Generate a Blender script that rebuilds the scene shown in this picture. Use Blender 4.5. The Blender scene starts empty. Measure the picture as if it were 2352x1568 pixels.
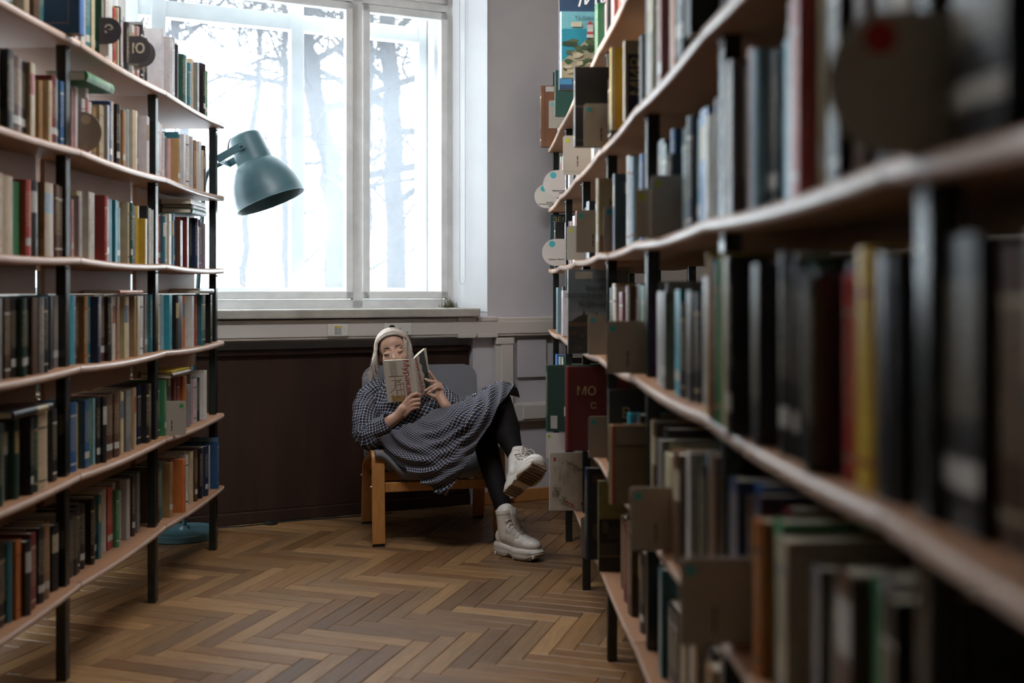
import bpy, bmesh, math, random
import numpy as np
from mathutils import Vector, Matrix

# ------------------------------------------------------------------ scene, camera, light, exposure
SC = bpy.context.scene
COL = SC.collection
F_PX, CX, CY = 2400.0, 1176.0, 668.0          # focal length and principal point in picture pixels (2352x1568)
EYE = 1.19
cam_d = bpy.data.cameras.new('camera')
cam_d.sensor_width = 36.0
cam_d.lens = F_PX / 2352.0 * 36.0
cam_d.shift_y = -(784.0 - CY) / 2352.0
cam_d.clip_start = 0.05
cam_d.dof.use_dof = True
cam_d.dof.focus_distance = 5.0
cam_d.dof.aperture_fstop = 1.6
cam_d.dof.aperture_blades = 9
cam = bpy.data.objects.new('camera', cam_d)
COL.objects.link(cam)
cam.location = (0, 0, EYE)
cam.rotation_euler = (math.pi / 2, 0, 0)
SC.camera = cam

SC.view_settings.view_transform = 'Standard'
SC.view_settings.look = 'None'
SC.view_settings.gamma = 1.0
SC.view_settings.use_curve_mapping = False
SC.view_settings.exposure = 0.7
SC.cycles.max_bounces = 8
SC.cycles.diffuse_bounces = 5
SC.cycles.glossy_bounces = 3
SC.cycles.transparent_max_bounces = 24
SC.cycles.sample_clamp_indirect = 6.0
SC.cycles.caustics_reflective = False
SC.cycles.caustics_refractive = False

world = bpy.data.worlds.new('winter_sky')
SC.world = world
world.use_nodes = True
wn = world.node_tree.nodes
wn['Background'].inputs['Color'].default_value = (0.95, 0.965, 1.0, 1)
wn['Background'].inputs['Strength'].default_value = 8.0

# the window wall stands turned to the picture plane
AL = math.radians(24.0)
U2 = (math.cos(AL), math.sin(AL))
N2 = (-math.sin(AL), math.cos(AL))
P02 = (0.134, 5.96)

sun_d = bpy.data.lights.new('sun', 'SUN')
sun_d.energy = 6.0
sun_d.angle = math.radians(3.0)
sun_d.color = (1.0, 0.88, 0.78)
sun = bpy.data.objects.new('sun', sun_d)
COL.objects.link(sun)
sd = Vector((U2[0] * 0.93 - N2[0] * 0.33, U2[1] * 0.93 - N2[1] * 0.33, -0.30))
sun.rotation_euler = sd.to_track_quat('-Z', 'Y').to_euler()
sun.location = (-6, 8, 6)

# ------------------------------------------------------------------ helpers
rnd = random.Random(7)
PI = math.pi

def at(px, py, d):
    return Vector(((px - CX) / F_PX * d, d, EYE - (py - CY) / F_PX * d))

def proj(p):
    return (CX + p[0] / p[1] * F_PX, CY + (EYE - p[2]) / p[1] * F_PX)

def tag(o, label=None, cat=None, group=None, kind=None):
    if label: o['label'] = label
    if cat: o['category'] = cat
    if group: o['group'] = group
    if kind: o['kind'] = kind
    return o

def thing(name, label, cat, loc=(0, 0, 0), rotz=0.0, group=None):
    o = bpy.data.objects.new(name, None)
    COL.objects.link(o)
    o.empty_display_size = 0.1
    o.location = loc
    o.rotation_euler = (0, 0, rotz)
    return tag(o, label, cat, group)

def xf(o):
    m = Matrix.Identity(4)
    while o is not None:
        m = Matrix.Translation(o.location) @ o.rotation_euler.to_matrix().to_4x4() @ m
        o = o.parent
    return m

class MB:
    """collects shapes, then links them as one mesh object"""
    def __init__(s):
        s.v = []; s.f = []; s.c = []; s.uv = []; s.cur = None
    def add(s, vs, fs, uvs=None):
        b = len(s.v)
        s.v += [tuple(p) for p in vs]
        for k, f in enumerate(fs):
            s.f.append(tuple(i + b for i in f))
            s.c.append(s.cur)
            s.uv.append(uvs[k] if uvs else None)
        return s
    def box(s, x0, x1, y0, y1, z0, z1, m=None):
        vs = [Vector((x, y, z)) for z in (z0, z1) for y in (y0, y1) for x in (x0, x1)]
        if m is not None: vs = [m @ p for p in vs]
        return s.add(vs, [(0, 2, 3, 1), (4, 5, 7, 6), (0, 1, 5, 4), (2, 6, 7, 3), (0, 4, 6, 2), (1, 3, 7, 5)])
    def hexa(s, p):      # 8 corners, bottom ring then top ring
        return s.add(p, [(3, 2, 1, 0), (4, 5, 6, 7), (0, 1, 5, 4), (1, 2, 6, 5), (2, 3, 7, 6), (3, 0, 4, 7)])
    def tube(s, path, radii, n=10, cap=True, closed=False):
        path = [Vector(p) for p in path]
        if not isinstance(radii, (list, tuple)): radii = [radii] * len(path)
        b = len(s.v); up = None; m = len(path); vs = []
        for i, p in enumerate(path):
            if closed: t = path[(i + 1) % m] - path[i - 1]
            else: t = path[min(i + 1, m - 1)] - path[max(i - 1, 0)]
            if t.length < 1e-9: t = Vector((0, 0, 1))
            t.normalize()
            if up is None:
                up = Vector((0, 0, 1)) if abs(t.z) < 0.9 else Vector((0, 1, 0))
            a = up - t * up.dot(t)
            if a.length < 1e-6: a = t.orthogonal()
            a.normalize(); up = a
            c = t.cross(a)
            for k in range(n):
                w = 2 * PI * k / n
                vs.append(p + (a * math.cos(w) + c * math.sin(w)) * radii[i])
        fs = []
        for i in range(m if closed else m - 1):
            j = (i + 1) % m
            for k in range(n):
                q = (k + 1) % n
                fs.append((i * n + k, i * n + q, j * n + q, j * n + k))
        if cap and not closed:
            fs.append(tuple(reversed(range(n)))); fs.append(tuple(range((m - 1) * n, m * n)))
        return s.add(vs, fs)
    def lathe(s, prof, n=32, m=None, close=False):
        vs = []; fs = []
        for r, z in prof:
            for k in range(n):
                a = 2 * PI * k / n
                p = Vector((r * math.cos(a), r * math.sin(a), z))
                vs.append(m @ p if m is not None else p)
        L = len(prof)
        for i in range(L if close else L - 1):
            j = (i + 1) % L
            for k in range(n):
                q = (k + 1) % n
                fs.append((i * n + k, i * n + q, j * n + q, j * n + k))
        if not close:
            if prof[0][0] > 1e-5: fs.append(tuple(reversed(range(n))))
            if prof[-1][0] > 1e-5: fs.append(tuple(range((L - 1) * n, L * n)))
        return s.add(vs, fs)
    def prism(s, poly, lo, hi, m=None):   # polygon in local xy, raised along z
        n = len(poly)
        vs = [Vector((x, y, lo)) for x, y in poly] + [Vector((x, y, hi)) for x, y in poly]
        if m is not None: vs = [m @ p for p in vs]
        return s.add(vs, [tuple(reversed(range(n))), tuple(range(n, 2 * n))] + [(i, (i + 1) % n, n + (i + 1) % n, n + i) for i in range(n)])
    def ell(s, c, r, rot=None, n=20, h=12):
        vs = []; fs = []
        for i in range(h + 1):
            th = PI * i / h
            for k in range(n):
                a = 2 * PI * k / n
                p = Vector((r[0] * math.sin(th) * math.cos(a), r[1] * math.sin(th) * math.sin(a), r[2] * math.cos(th)))
                if rot is not None: p = rot @ p
                vs.append(Vector(c) + p)
        for i in range(h):
            for k in range(n):
                q = (k + 1) % n
                fs.append((i * n + k, (i + 1) * n + k, (i + 1) * n + q, i * n + q))
        return s.add(vs, fs)
    def capsule(s, p0, r0, p1, r1, n=16):
        p0 = Vector(p0); p1 = Vector(p1); t = (p1 - p0)
        if t.length < 1e-6: return s.ell(p0, (r0, r0, r0))
        t.normalize(); a = t.orthogonal().normalized(); c = t.cross(a)
        rings = []
        for i in range(6):
            w = PI / 2 * (1 - i / 5); rings.append((p0 - t * r0 * math.sin(w), max(r0 * math.cos(w), 1e-4)))
        for i in range(6):
            w = PI / 2 * i / 5; rings.append((p1 + t * r1 * math.sin(w), max(r1 * math.cos(w), 1e-4)))
        vs = []
        for q, r in rings:
            for k in range(n):
                w = 2 * PI * k / n
                vs.append(q + (a * math.cos(w) + c * math.sin(w)) * r)
        fs = []
        for i in range(len(rings) - 1):
            for k in range(n):
                q = (k + 1) % n
                fs.append((i * n + k, i * n + q, (i + 1) * n + q, (i + 1) * n + k))
        fs.append(tuple(reversed(range(n)))); fs.append(tuple(range((len(rings) - 1) * n, len(rings) * n)))
        return s.add(vs, fs)
    def chain(s, pts, n=16):    # pts: (Vector, radius)
        for (a, r), (b, q) in zip(pts, pts[1:]): s.capsule(a, r, b, q, n)
        return s
    def grid(s, P, closed=False, uvs=None, thick=None):    # P[i][j] points
        R = len(P); C = len(P[0]); vs = [p for r in P for p in r]; fs = []; us = []
        for i in range(R - 1):
            for j in range(C if closed else C - 1):
                k = (j + 1) % C
                fs.append((i * C + j, i * C + k, (i + 1) * C + k, (i + 1) * C + j))
                if uvs:
                    u = uvs
                    kk = j + 1
                    us.append((u[i][j], u[i][kk], u[i + 1][kk], u[i + 1][j]))
        return s.add(vs, fs, us if uvs else None)
    def build(s, name, mat, parent=None, world=True, smooth=False, bevel=0.0, seg=2, angle=40):
        me = bpy.data.meshes.new(name)
        vs = s.v
        if parent is not None and world:
            inv = xf(parent).inverted()
            vs = [tuple(inv @ Vector(p)) for p in vs]
        me.from_pydata(vs, [], s.f)
        if any(c is not None for c in s.c):
            ca = me.color_attributes.new('col', 'FLOAT_COLOR', 'CORNER')
            arr = np.ones((len(me.loops), 4), dtype=np.float32); li = 0
            for f, c in zip(s.f, s.c):
                if c is not None: arr[li:li + len(f), :len(c)] = c
                li += len(f)
            ca.data.foreach_set('color', arr.ravel())
        if any(u is not None for u in s.uv):
            ul = me.uv_layers.new(name='UVMap'); li = 0
            arr = np.zeros((len(me.loops), 2), dtype=np.float32)
            for f, u in zip(s.f, s.uv):
                if u is not None: arr[li:li + len(f)] = u
                li += len(f)
            ul.data.foreach_set('uv', arr.ravel())
        me.materials.append(mat)
        if smooth:
            me.polygons.foreach_set('use_smooth', [True] * len(me.polygons))
            if angle < 180:
                try: me.set_sharp_from_angle(angle=math.radians(angle))
                except Exception: pass
        me.update()
        o = bpy.data.objects.new(name, me)
        COL.objects.link(o)
        if parent is not None: o.parent = parent
        if bevel > 0:
            b = o.modifiers.new('bevel', 'BEVEL'); b.width = bevel; b.segments = seg; b.limit_method = 'ANGLE'
        return o

def remesh(mb, name, mat, voxel, smooth_it=6, parent=None):
    """one continuous skin over the overlapping volumes collected in MB"""
    o = mb.build(name, mat, None)
    r = o.modifiers.new('remesh', 'REMESH'); r.mode = 'VOXEL'; r.voxel_size = voxel; r.use_smooth_shade = True
    sm = o.modifiers.new('smooth', 'SMOOTH'); sm.factor = 0.5; sm.iterations = smooth_it
    dg = bpy.context.evaluated_depsgraph_get()
    dg.update()
    me = bpy.data.meshes.new_from_object(o.evaluated_get(dg))
    me.materials.clear(); me.materials.append(mat)
    me.polygons.foreach_set('use_smooth', [True] * len(me.polygons))
    bpy.data.objects.remove(o)
    if parent is not None: me.transform(xf(parent).inverted())
    me.name = name
    ob = bpy.data.objects.new(name, me)
    COL.objects.link(ob)
    if parent is not None: ob.parent = parent
    return ob

def text(body, size, mat, parent, m, name='lettering', align='CENTER', bold=0.0, extrude=0.0002):
    cu = bpy.data.curves.new(name, 'FONT')
    cu.body = body; cu.size = size; cu.align_x = align; cu.align_y = 'CENTER'
    cu.extrude = extrude; cu.offset = bold; cu.resolution_u = 2
    o = bpy.data.objects.new(name, cu); COL.objects.link(o)
    dg = bpy.context.evaluated_depsgraph_get(); dg.update()
    me = bpy.data.meshes.new_from_object(o.evaluated_get(dg))
    bpy.data.objects.remove(o); bpy.data.curves.remove(cu)
    me.materials.clear(); me.materials.append(mat)
    me.transform(m)
    t = bpy.data.objects.new(name, me); COL.objects.link(t); t.parent = parent
    return t

def frame_m(o, x, y):      # matrix from origin and two directions
    x = Vector(x).normalized(); z = x.cross(Vector(y)).normalized(); y = z.cross(x)
    m = Matrix((x, y, z)).transposed().to_4x4(); m.translation = Vector(o)
    return m

def catmull(pts, n):
    P = [Vector(p) for p in pts]; out = []
    m = len(P) - 1
    for k in range(n):
        u = k / (n - 1) * m; i = min(int(u), m - 1); f = u - i
        a = P[max(i - 1, 0)]; b = P[i]; c = P[i + 1]; d = P[min(i + 2, m)]
        out.append(0.5 * ((2 * b) + (c - a) * f + (2 * a - 5 * b + 4 * c - d) * f * f + (3 * b - a - 3 * c + d) * f ** 3))
    return out

# ------------------------------------------------------------------ materials
MATS = {}
def mat(name, col, rough=0.5, spec=0.5, metal=0.0, var=0.0, vscale=6.0, bump=0.0, bscale=40.0, stretch=(1, 1, 1), sheen=0.0, col2=None, sss=0.0):
    m = bpy.data.materials.new(name); m.use_nodes = True
    nt = m.node_tree; b = nt.nodes['Principled BSDF']
    b.inputs['Base Color'].default_value = (*col, 1); b.inputs['Roughness'].default_value = rough
    b.inputs['Specular IOR Level'].default_value = spec; b.inputs['Metallic'].default_value = metal
    if sheen: b.inputs['Sheen Weight'].default_value = sheen
    if sss:
        b.inputs['Subsurface Weight'].default_value = sss
        b.inputs['Subsurface Radius'].default_value = (1.0, 0.4, 0.25); b.inputs['Subsurface Scale'].default_value = 0.008
    if var or col2 or bump:
        tc = nt.nodes.new('ShaderNodeTexCoord'); mp = nt.nodes.new('ShaderNodeMapping')
        mp.inputs['Scale'].default_value = stretch
        nt.links.new(tc.outputs['Object'], mp.inputs['Vector'])
    if var or col2:
        nz = nt.nodes.new('ShaderNodeTexNoise'); nz.inputs['Scale'].default_value = vscale
        nz.inputs['Detail'].default_value = 6; nz.inputs['Roughness'].default_value = 0.6
        nt.links.new(mp.outputs['Vector'], nz.inputs['Vector'])
        mx = nt.nodes.new('ShaderNodeMix'); mx.data_type = 'RGBA'
        c2 = col2 or tuple(max(0, c * (1 - var)) for c in col)
        c1 = col if col2 else tuple(min(1, c * (1 + var)) for c in col)
        mx.inputs[6].default_value = (*c1, 1); mx.inputs[7].default_value = (*c2, 1)
        rp = nt.nodes.new('ShaderNodeMapRange'); rp.inputs[1].default_value = 0.35; rp.inputs[2].default_value = 0.65
        nt.links.new(nz.outputs['Fac'], rp.inputs[0]); nt.links.new(rp.outputs[0], mx.inputs[0])
        nt.links.new(mx.outputs[2], b.inputs['Base Color'])
    if bump:
        n2 = nt.nodes.new('ShaderNodeTexNoise'); n2.inputs['Scale'].default_value = bscale; n2.inputs['Detail'].default_value = 4
        nt.links.new(mp.outputs['Vector'], n2.inputs['Vector'])
        bp = nt.nodes.new('ShaderNodeBump'); bp.inputs['Strength'].default_value = bump; bp.inputs['Distance'].default_value = 0.002
        nt.links.new(n2.outputs['Fac'], bp.inputs['Height']); nt.links.new(bp.outputs['Normal'], b.inputs['Normal'])
    MATS[name] = m
    return m

def node(nt, typ, **kw):
    n = nt.nodes.new(typ)
    for k, v in kw.items(): setattr(n, k, v)
    return n

def math_(nt, op, a, b=None, c=None):
    n = nt.nodes.new('ShaderNodeMath'); n.operation = op
    for i, v in enumerate((a, b, c)):
        if v is None: continue
        if isinstance(v, (int, float)): n.inputs[i].default_value = v
        else: nt.links.new(v, n.inputs[i])
    return n.outputs[0]

M_wall = mat('lilac_grey_wall_paint', (0.50, 0.48, 0.505), 0.8, 0.3, var=0.05, vscale=2.5, bump=0.15, bscale=60)
M_white = mat('white_wall_paint', (0.70, 0.72, 0.74), 0.7, 0.3, var=0.04, vscale=3, bump=0.1, bscale=50)
M_cream = mat('cream_wall_paint', (0.50, 0.44, 0.37), 0.8, 0.3)
M_frame = mat('white_gloss_paint', (0.78, 0.79, 0.79), 0.38, 0.5, col2=(0.66, 0.67, 0.67), vscale=9, bump=0.1, bscale=30)
M_sill = mat('weathered_sill_paint', (0.42, 0.40, 0.36), 0.6, 0.3, col2=(0.30, 0.285, 0.25), vscale=5, bump=0.3, bscale=25)
M_trunk = mat('cream_plastic', (0.52, 0.49, 0.45), 0.45, 0.4)
M_plast = mat('pale_plastic', (0.58, 0.56, 0.52), 0.4, 0.5)
M_dark = mat('dark_stained_wood', (0.040, 0.018, 0.011), 0.6, 0.25, col2=(0.024, 0.012, 0.008), vscale=3, stretch=(4, 4, 0.4))
M_shelf = mat('rosy_oak_veneer', (0.30, 0.15, 0.078), 0.55, 0.22, col2=(0.27, 0.145, 0.08), vscale=14, stretch=(6, 0.7, 6), bump=0.03, bscale=30)
M_edge = mat('lit_edge_banding', (0.60, 0.47, 0.40), 0.2, 0.5, col2=(0.54, 0.41, 0.34), vscale=20, stretch=(4, 0.7, 4))  # paler than the veneer: daylight on the front edges is put into this colour
M_post = mat('black_green_enamel', (0.012, 0.016, 0.015), 0.22, 0.6)
M_beech = mat('beech_lamella', (0.43, 0.20, 0.062), 0.4, 0.4, col2=(0.35, 0.155, 0.045), vscale=20, stretch=(6, 6, 0.5))
M_lamp = mat('teal_grey_lacquer', (0.060, 0.135, 0.155), 0.42, 0.5, var=0.06, vscale=20)
M_black = mat('black_rubber', (0.012, 0.012, 0.012), 0.5, 0.4)
M_metal = mat('bright_steel', (0.6, 0.6, 0.6), 0.25, 0.5, metal=1.0)
M_bark = mat('tree_bark', (0.026, 0.019, 0.016), 0.9, 0.05, col2=(0.014, 0.012, 0.0115), vscale=6, stretch=(3, 3, 0.7))
M_snow = mat('snowy_ground', (0.72, 0.74, 0.78), 0.9, 0.2, var=0.08, vscale=1.0)
M_paper = mat('book_paper', (0.62, 0.55, 0.43), 0.9, 0.1, var=0.1, vscale=60, stretch=(30, 1, 1))
M_card = mat('grey_card', (0.36, 0.325, 0.27), 0.75, 0.2, var=0.03, vscale=8)
M_cardL = mat('pale_card', (0.58, 0.545, 0.50), 0.7, 0.2, var=0.03, vscale=8)
M_cardD = mat('charcoal_card', (0.085, 0.075, 0.078), 0.7, 0.2, var=0.05, vscale=8)
M_teal = mat('teal_dot', (0.07, 0.42, 0.45), 0.7, 0.2)
M_lime = mat('lime_dot', (0.36, 0.40, 0.05), 0.7, 0.2)
M_grn = mat('green_dot', (0.05, 0.27, 0.05), 0.7, 0.2)
M_redd = mat('red_dot', (0.36, 0.03, 0.025), 0.7, 0.2)
M_crm = mat('cream_ink', (0.62, 0.55, 0.40), 0.7, 0.2)
M_ink = mat('black_ink', (0.02, 0.02, 0.02), 0.7, 0.2)
M_gold = mat('gold_ink', (0.45, 0.33, 0.14), 0.5, 0.4)
M_wht = mat('white_ink', (0.68, 0.66, 0.62), 0.7, 0.2)
M_redi = mat('red_ink', (0.32, 0.055, 0.045), 0.7, 0.2)
M_brni = mat('brown_ink', (0.22, 0.12, 0.07), 0.7, 0.2)

def glass_mat():
    m = bpy.data.materials.new('hazed_dusty_window_glass'); m.use_nodes = True
    nt = m.node_tree; nt.nodes.clear()
    out = nt.nodes.new('ShaderNodeOutputMaterial')
    tr = nt.nodes.new('ShaderNodeBsdfTransparent'); tr.inputs[0].default_value = (0.93, 0.96, 0.97, 1)
    tl = nt.nodes.new('ShaderNodeBsdfTranslucent'); tl.inputs[0].default_value = (0.75, 0.82, 0.9, 1)
    gl = nt.nodes.new('ShaderNodeBsdfGlossy'); gl.inputs['Roughness'].default_value = 0.03
    tc = nt.nodes.new('ShaderNodeTexCoord'); sx = nt.nodes.new('ShaderNodeSeparateXYZ')
    nt.links.new(tc.outputs['Object'], sx.inputs[0])
    nz = nt.nodes.new('ShaderNodeTexNoise'); nz.inputs['Scale'].default_value = 3.0; nz.inputs['Detail'].default_value = 5
    nt.links.new(tc.outputs['Object'], nz.inputs['Vector'])
    # dust veil painted in for outside haze, thicker at the foot of the panes
    foot = nt.nodes.new('ShaderNodeMapRange'); foot.inputs[1].default_value = 1.75; foot.inputs[2].default_value = 1.15
    foot.inputs[3].default_value = 0.0; foot.inputs[4].default_value = 0.035
    nt.links.new(sx.outputs['Z'], foot.inputs[0])
    d = math_(nt, 'MULTIPLY', nz.outputs['Fac'], 0.020)
    d = math_(nt, 'ADD', d, foot.outputs[0])
    d = math_(nt, 'ADD', d, 0.0)
    m1 = nt.nodes.new('ShaderNodeMixShader'); nt.links.new(d, m1.inputs[0])
    nt.links.new(tr.outputs[0], m1.inputs[1]); nt.links.new(tl.outputs[0], m1.inputs[2])
    m2 = nt.nodes.new('ShaderNodeMixShader'); m2.inputs[0].default_value = 0.03
    nt.links.new(m1.outputs[0], m2.inputs[1]); nt.links.new(gl.outputs[0], m2.inputs[2])
    nt.links.new(m2.outputs[0], out.inputs[0])
    return m
M_glass = glass_mat()

def attr_mat(name, rough, spec, ink=False, bump=0.0):
    """takes each face's own dye from the mesh; lettering rows show where the mesh marks a title"""
    m = bpy.data.materials.new(name); m.use_nodes = True
    nt = m.node_tree; b = nt.nodes['Principled BSDF']
    b.inputs['Roughness'].default_value = rough; b.inputs['Specular IOR Level'].default_value = spec
    a = nt.nodes.new('ShaderNodeAttribute'); a.attribute_name = 'col'
    tc = nt.nodes.new('ShaderNodeTexCoord')
    nz = nt.nodes.new('ShaderNodeTexNoise'); nz.inputs['Scale'].default_value = 30; nz.inputs['Detail'].default_value = 5
    nt.links.new(tc.outputs['Object'], nz.inputs['Vector'])
    v = nt.nodes.new('ShaderNodeMapRange'); v.inputs[3].default_value = 0.6; v.inputs[4].default_value = 1.0
    nt.links.new(nz.outputs['Fac'], v.inputs[0])
    mul = nt.nodes.new('ShaderNodeVectorMath'); mul.operation = 'SCALE'
    nt.links.new(a.outputs['Color'], mul.inputs[0]); nt.links.new(v.outputs[0], mul.inputs['Scale'])
    nt.links.new(mul.outputs[0], b.inputs['Base Color'])
    if ink:
        uv = nt.nodes.new('ShaderNodeUVMap'); uv.uv_map = 'UVMap'
        mp = nt.nodes.new('ShaderNodeMapping'); mp.inputs['Scale'].default_value = (210, 560, 1)
        nt.links.new(uv.outputs[0], mp.inputs[0])
        n2 = nt.nodes.new('ShaderNodeTexNoise'); n2.inputs['Scale'].default_value = 1.0; n2.inputs['Detail'].default_value = 1
        nt.links.new(mp.outputs[0], n2.inputs['Vector'])
        st = math_(nt, 'GREATER_THAN', n2.outputs['Fac'], 0.56)
        al = nt.nodes.new('ShaderNodeMath'); al.operation = 'SUBTRACT'; al.inputs[0].default_value = 1.0
        nt.links.new(a.outputs['Alpha'], al.inputs[1])
        f = math_(nt, 'MULTIPLY', math_(nt, 'MULTIPLY', st, al.outputs[0]), 0.6)
        lum = nt.nodes.new('ShaderNodeRGBToBW'); nt.links.new(a.outputs['Color'], lum.inputs[0])
        dk = math_(nt, 'GREATER_THAN', lum.outputs[0], 0.22)
        inkc = nt.nodes.new('ShaderNodeMix'); inkc.data_type = 'RGBA'
        inkc.inputs[6].default_value = (0.5, 0.42, 0.27, 1); inkc.inputs[7].default_value = (0.06, 0.04, 0.035, 1)
        nt.links.new(dk, inkc.inputs[0])
        mx = nt.nodes.new('ShaderNodeMix'); mx.data_type = 'RGBA'
        nt.links.new(f, mx.inputs[0]); nt.links.new(mul.outputs[0], mx.inputs[6]); nt.links.new(inkc.outputs[2], mx.inputs[7])
        nt.links.new(mx.outputs[2], b.inputs['Base Color'])
    return m
M_cover = attr_mat('book_cover', 0.33, 0.5, ink=True)
M_plain = attr_mat('printed_picture', 0.5, 0.4)
# ------------------------------------------------------------------ the room
def W(t, n, z):
    return Vector((P02[0] - t * U2[0] + n * N2[0], P02[1] - t * U2[1] + n * N2[1], z))
def t_of(px, n=0.0):
    k = (px - CX) / F_PX
    return (P02[0] + n * N2[0] - k * (P02[1] + n * N2[1])) / (U2[0] - k * U2[1])
def z_of(py, t, n=0.0):
    return EYE - (py - CY) / F_PX * W(t, n, 0).y
def wbox(mb, t0, t1, n0, n1, z0, z1):
    return mb.hexa([W(t0, n0, z0), W(t1, n0, z0), W(t1, n1, z0), W(t0, n1, z0), W(t0, n0, z1), W(t1, n0, z1), W(t1, n1, z1), W(t0, n1, z1)])

CEIL = 5.0; ROOM_L = -3.3; ROOM_R = 2.3; ROOM_B = -3.0
NI, NO, NW = 0.20, 0.40, 0.50           # inner casement plane, outer casement plane, outer wall face
TR0 = t_of(1120, 0.0); TR1 = t_of(1036, NI)      # splayed jamb
T_LEFT = (P02[0] - ROOM_L) / U2[0]
T_END = (P02[0] - ROOM_R) / U2[0]
TWL = T_LEFT - 0.25
Z_SILL = 1.095; Z_TOP = 4.0; Z_TOPL = 4.8

# window wall
mb = MB()
# right of the window, with its splayed reveal
pts = [(T_END - 0.3, 0.0), (TR0, 0.0), (TR1, NI), (TR1, NW), (T_END - 0.3, NW)]
n = len(pts)
mb.add([W(t, q, 0) for t, q in pts] + [W(t, q, CEIL) for t, q in pts], [tuple(range(n)), tuple(reversed(range(n, 2 * n)))] + [(i, n + i, n + (i + 1) % n, (i + 1) % n) for i in range(n)])
wbox(mb, TWL, T_LEFT + 0.4, 0, NW, 0, CEIL)
wbox(mb, TR0, TWL, 0, NW, Z_TOP, CEIL)
NICHE = t_of(1086, 0.0)
wbox(mb, TR0, NICHE, 0, NW, 0, Z_SILL - 0.045)
wbox(mb, NICHE, TWL, 0.14, NW, 0, Z_SILL - 0.045)
wbox(mb, NICHE, TWL, 0, 0.14, 0.93, Z_SILL - 0.045)
tag(mb.build('wall_back', M_wall), 'lilac grey wall with the tall window above a boarded niche', 'wall', kind='structure')
# white painted reveal
mb = MB()
e = 0.004
mb.hexa([W(TR0 - 0.001, -0.002, Z_SILL - 0.02), W(TR0 + e, -0.002, Z_SILL - 0.02), W(TR1 + e, NI, Z_SILL - 0.02), W(TR1 - 0.001, NI, Z_SILL - 0.02),
         W(TR0 - 0.001, -0.002, Z_TOP), W(TR0 + e, -0.002, Z_TOP), W(TR1 + e, NI, Z_TOP), W(TR1 - 0.001, NI, Z_TOP)])
tag(mb.build('trim_1', M_white), 'white painted splayed reveal right of the window', 'window reveal', kind='structure')

for nm, lab, bx in (('wall_right', 'plain wall behind the right bookcase', (ROOM_R, ROOM_R + 0.2, ROOM_B, 7.6)),
                    ('wall_front', 'plain wall behind the camera', (ROOM_L, ROOM_R, ROOM_B - 0.2, ROOM_B))):
    mb = MB(); mb.box(bx[0], bx[1], bx[2], bx[3], 0, CEIL)
    tag(mb.build(nm, M_cream), lab, 'wall', kind='structure')
mb = MB(); mb.box(ROOM_L - 0.4, ROOM_R + 0.2, ROOM_B - 0.2, 7.4, CEIL, CEIL + 0.2)
tag(mb.build('ceiling', M_cream), 'cream ceiling', 'ceiling', kind='structure')
# left wall with one more tall window
LY1 = P02[1] - T_LEFT * U2[1] + 0.1
mb = MB()
LW = [(2.5, 4.2)]
ys = [ROOM_B] + [y for a in LW for y in a] + [LY1 + 0.2]
for a, b in zip(ys[0::2], ys[1::2]): mb.box(ROOM_L - 0.3, ROOM_L, a, b, 0, CEIL)
for a, b in LW:
    mb.box(ROOM_L - 0.3, ROOM_L, a, b, 0, 1.1); mb.box(ROOM_L - 0.3, ROOM_L, a, b, Z_TOPL, CEIL)
tag(mb.build('wall_left', M_cream), 'wall left of the bookcases with a tall window', 'wall', kind='structure')
for k, (a, b) in enumerate(LW):
    w = bpy.data.objects.new('window_%d' % (k + 2), None); COL.objects.link(w)
    tag(w, ('nearer' if k == 0 else 'further') + ' tall window in the left wall', 'window', kind='structure')
    mb = MB()
    for y0, y1 in ((a, a + 0.06), ((a + b) / 2 - 0.03, (a + b) / 2 + 0.03), (b - 0.06, b)): mb.box(ROOM_L - 0.14, ROOM_L - 0.08, y0, y1, 1.1, Z_TOPL)
    for z0, z1 in ((1.1, 1.17), (2.7, 2.77), (Z_TOPL - 0.06, Z_TOPL)): mb.box(ROOM_L - 0.14, ROOM_L - 0.08, a, b, z0, z1)
    mb.build('window_frame', M_frame, w)
    mb = MB(); mb.box(ROOM_L - 0.112, ROOM_L - 0.108, a, b, 1.1, Z_TOPL); mb.build('window_pane', M_glass, w)

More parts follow.
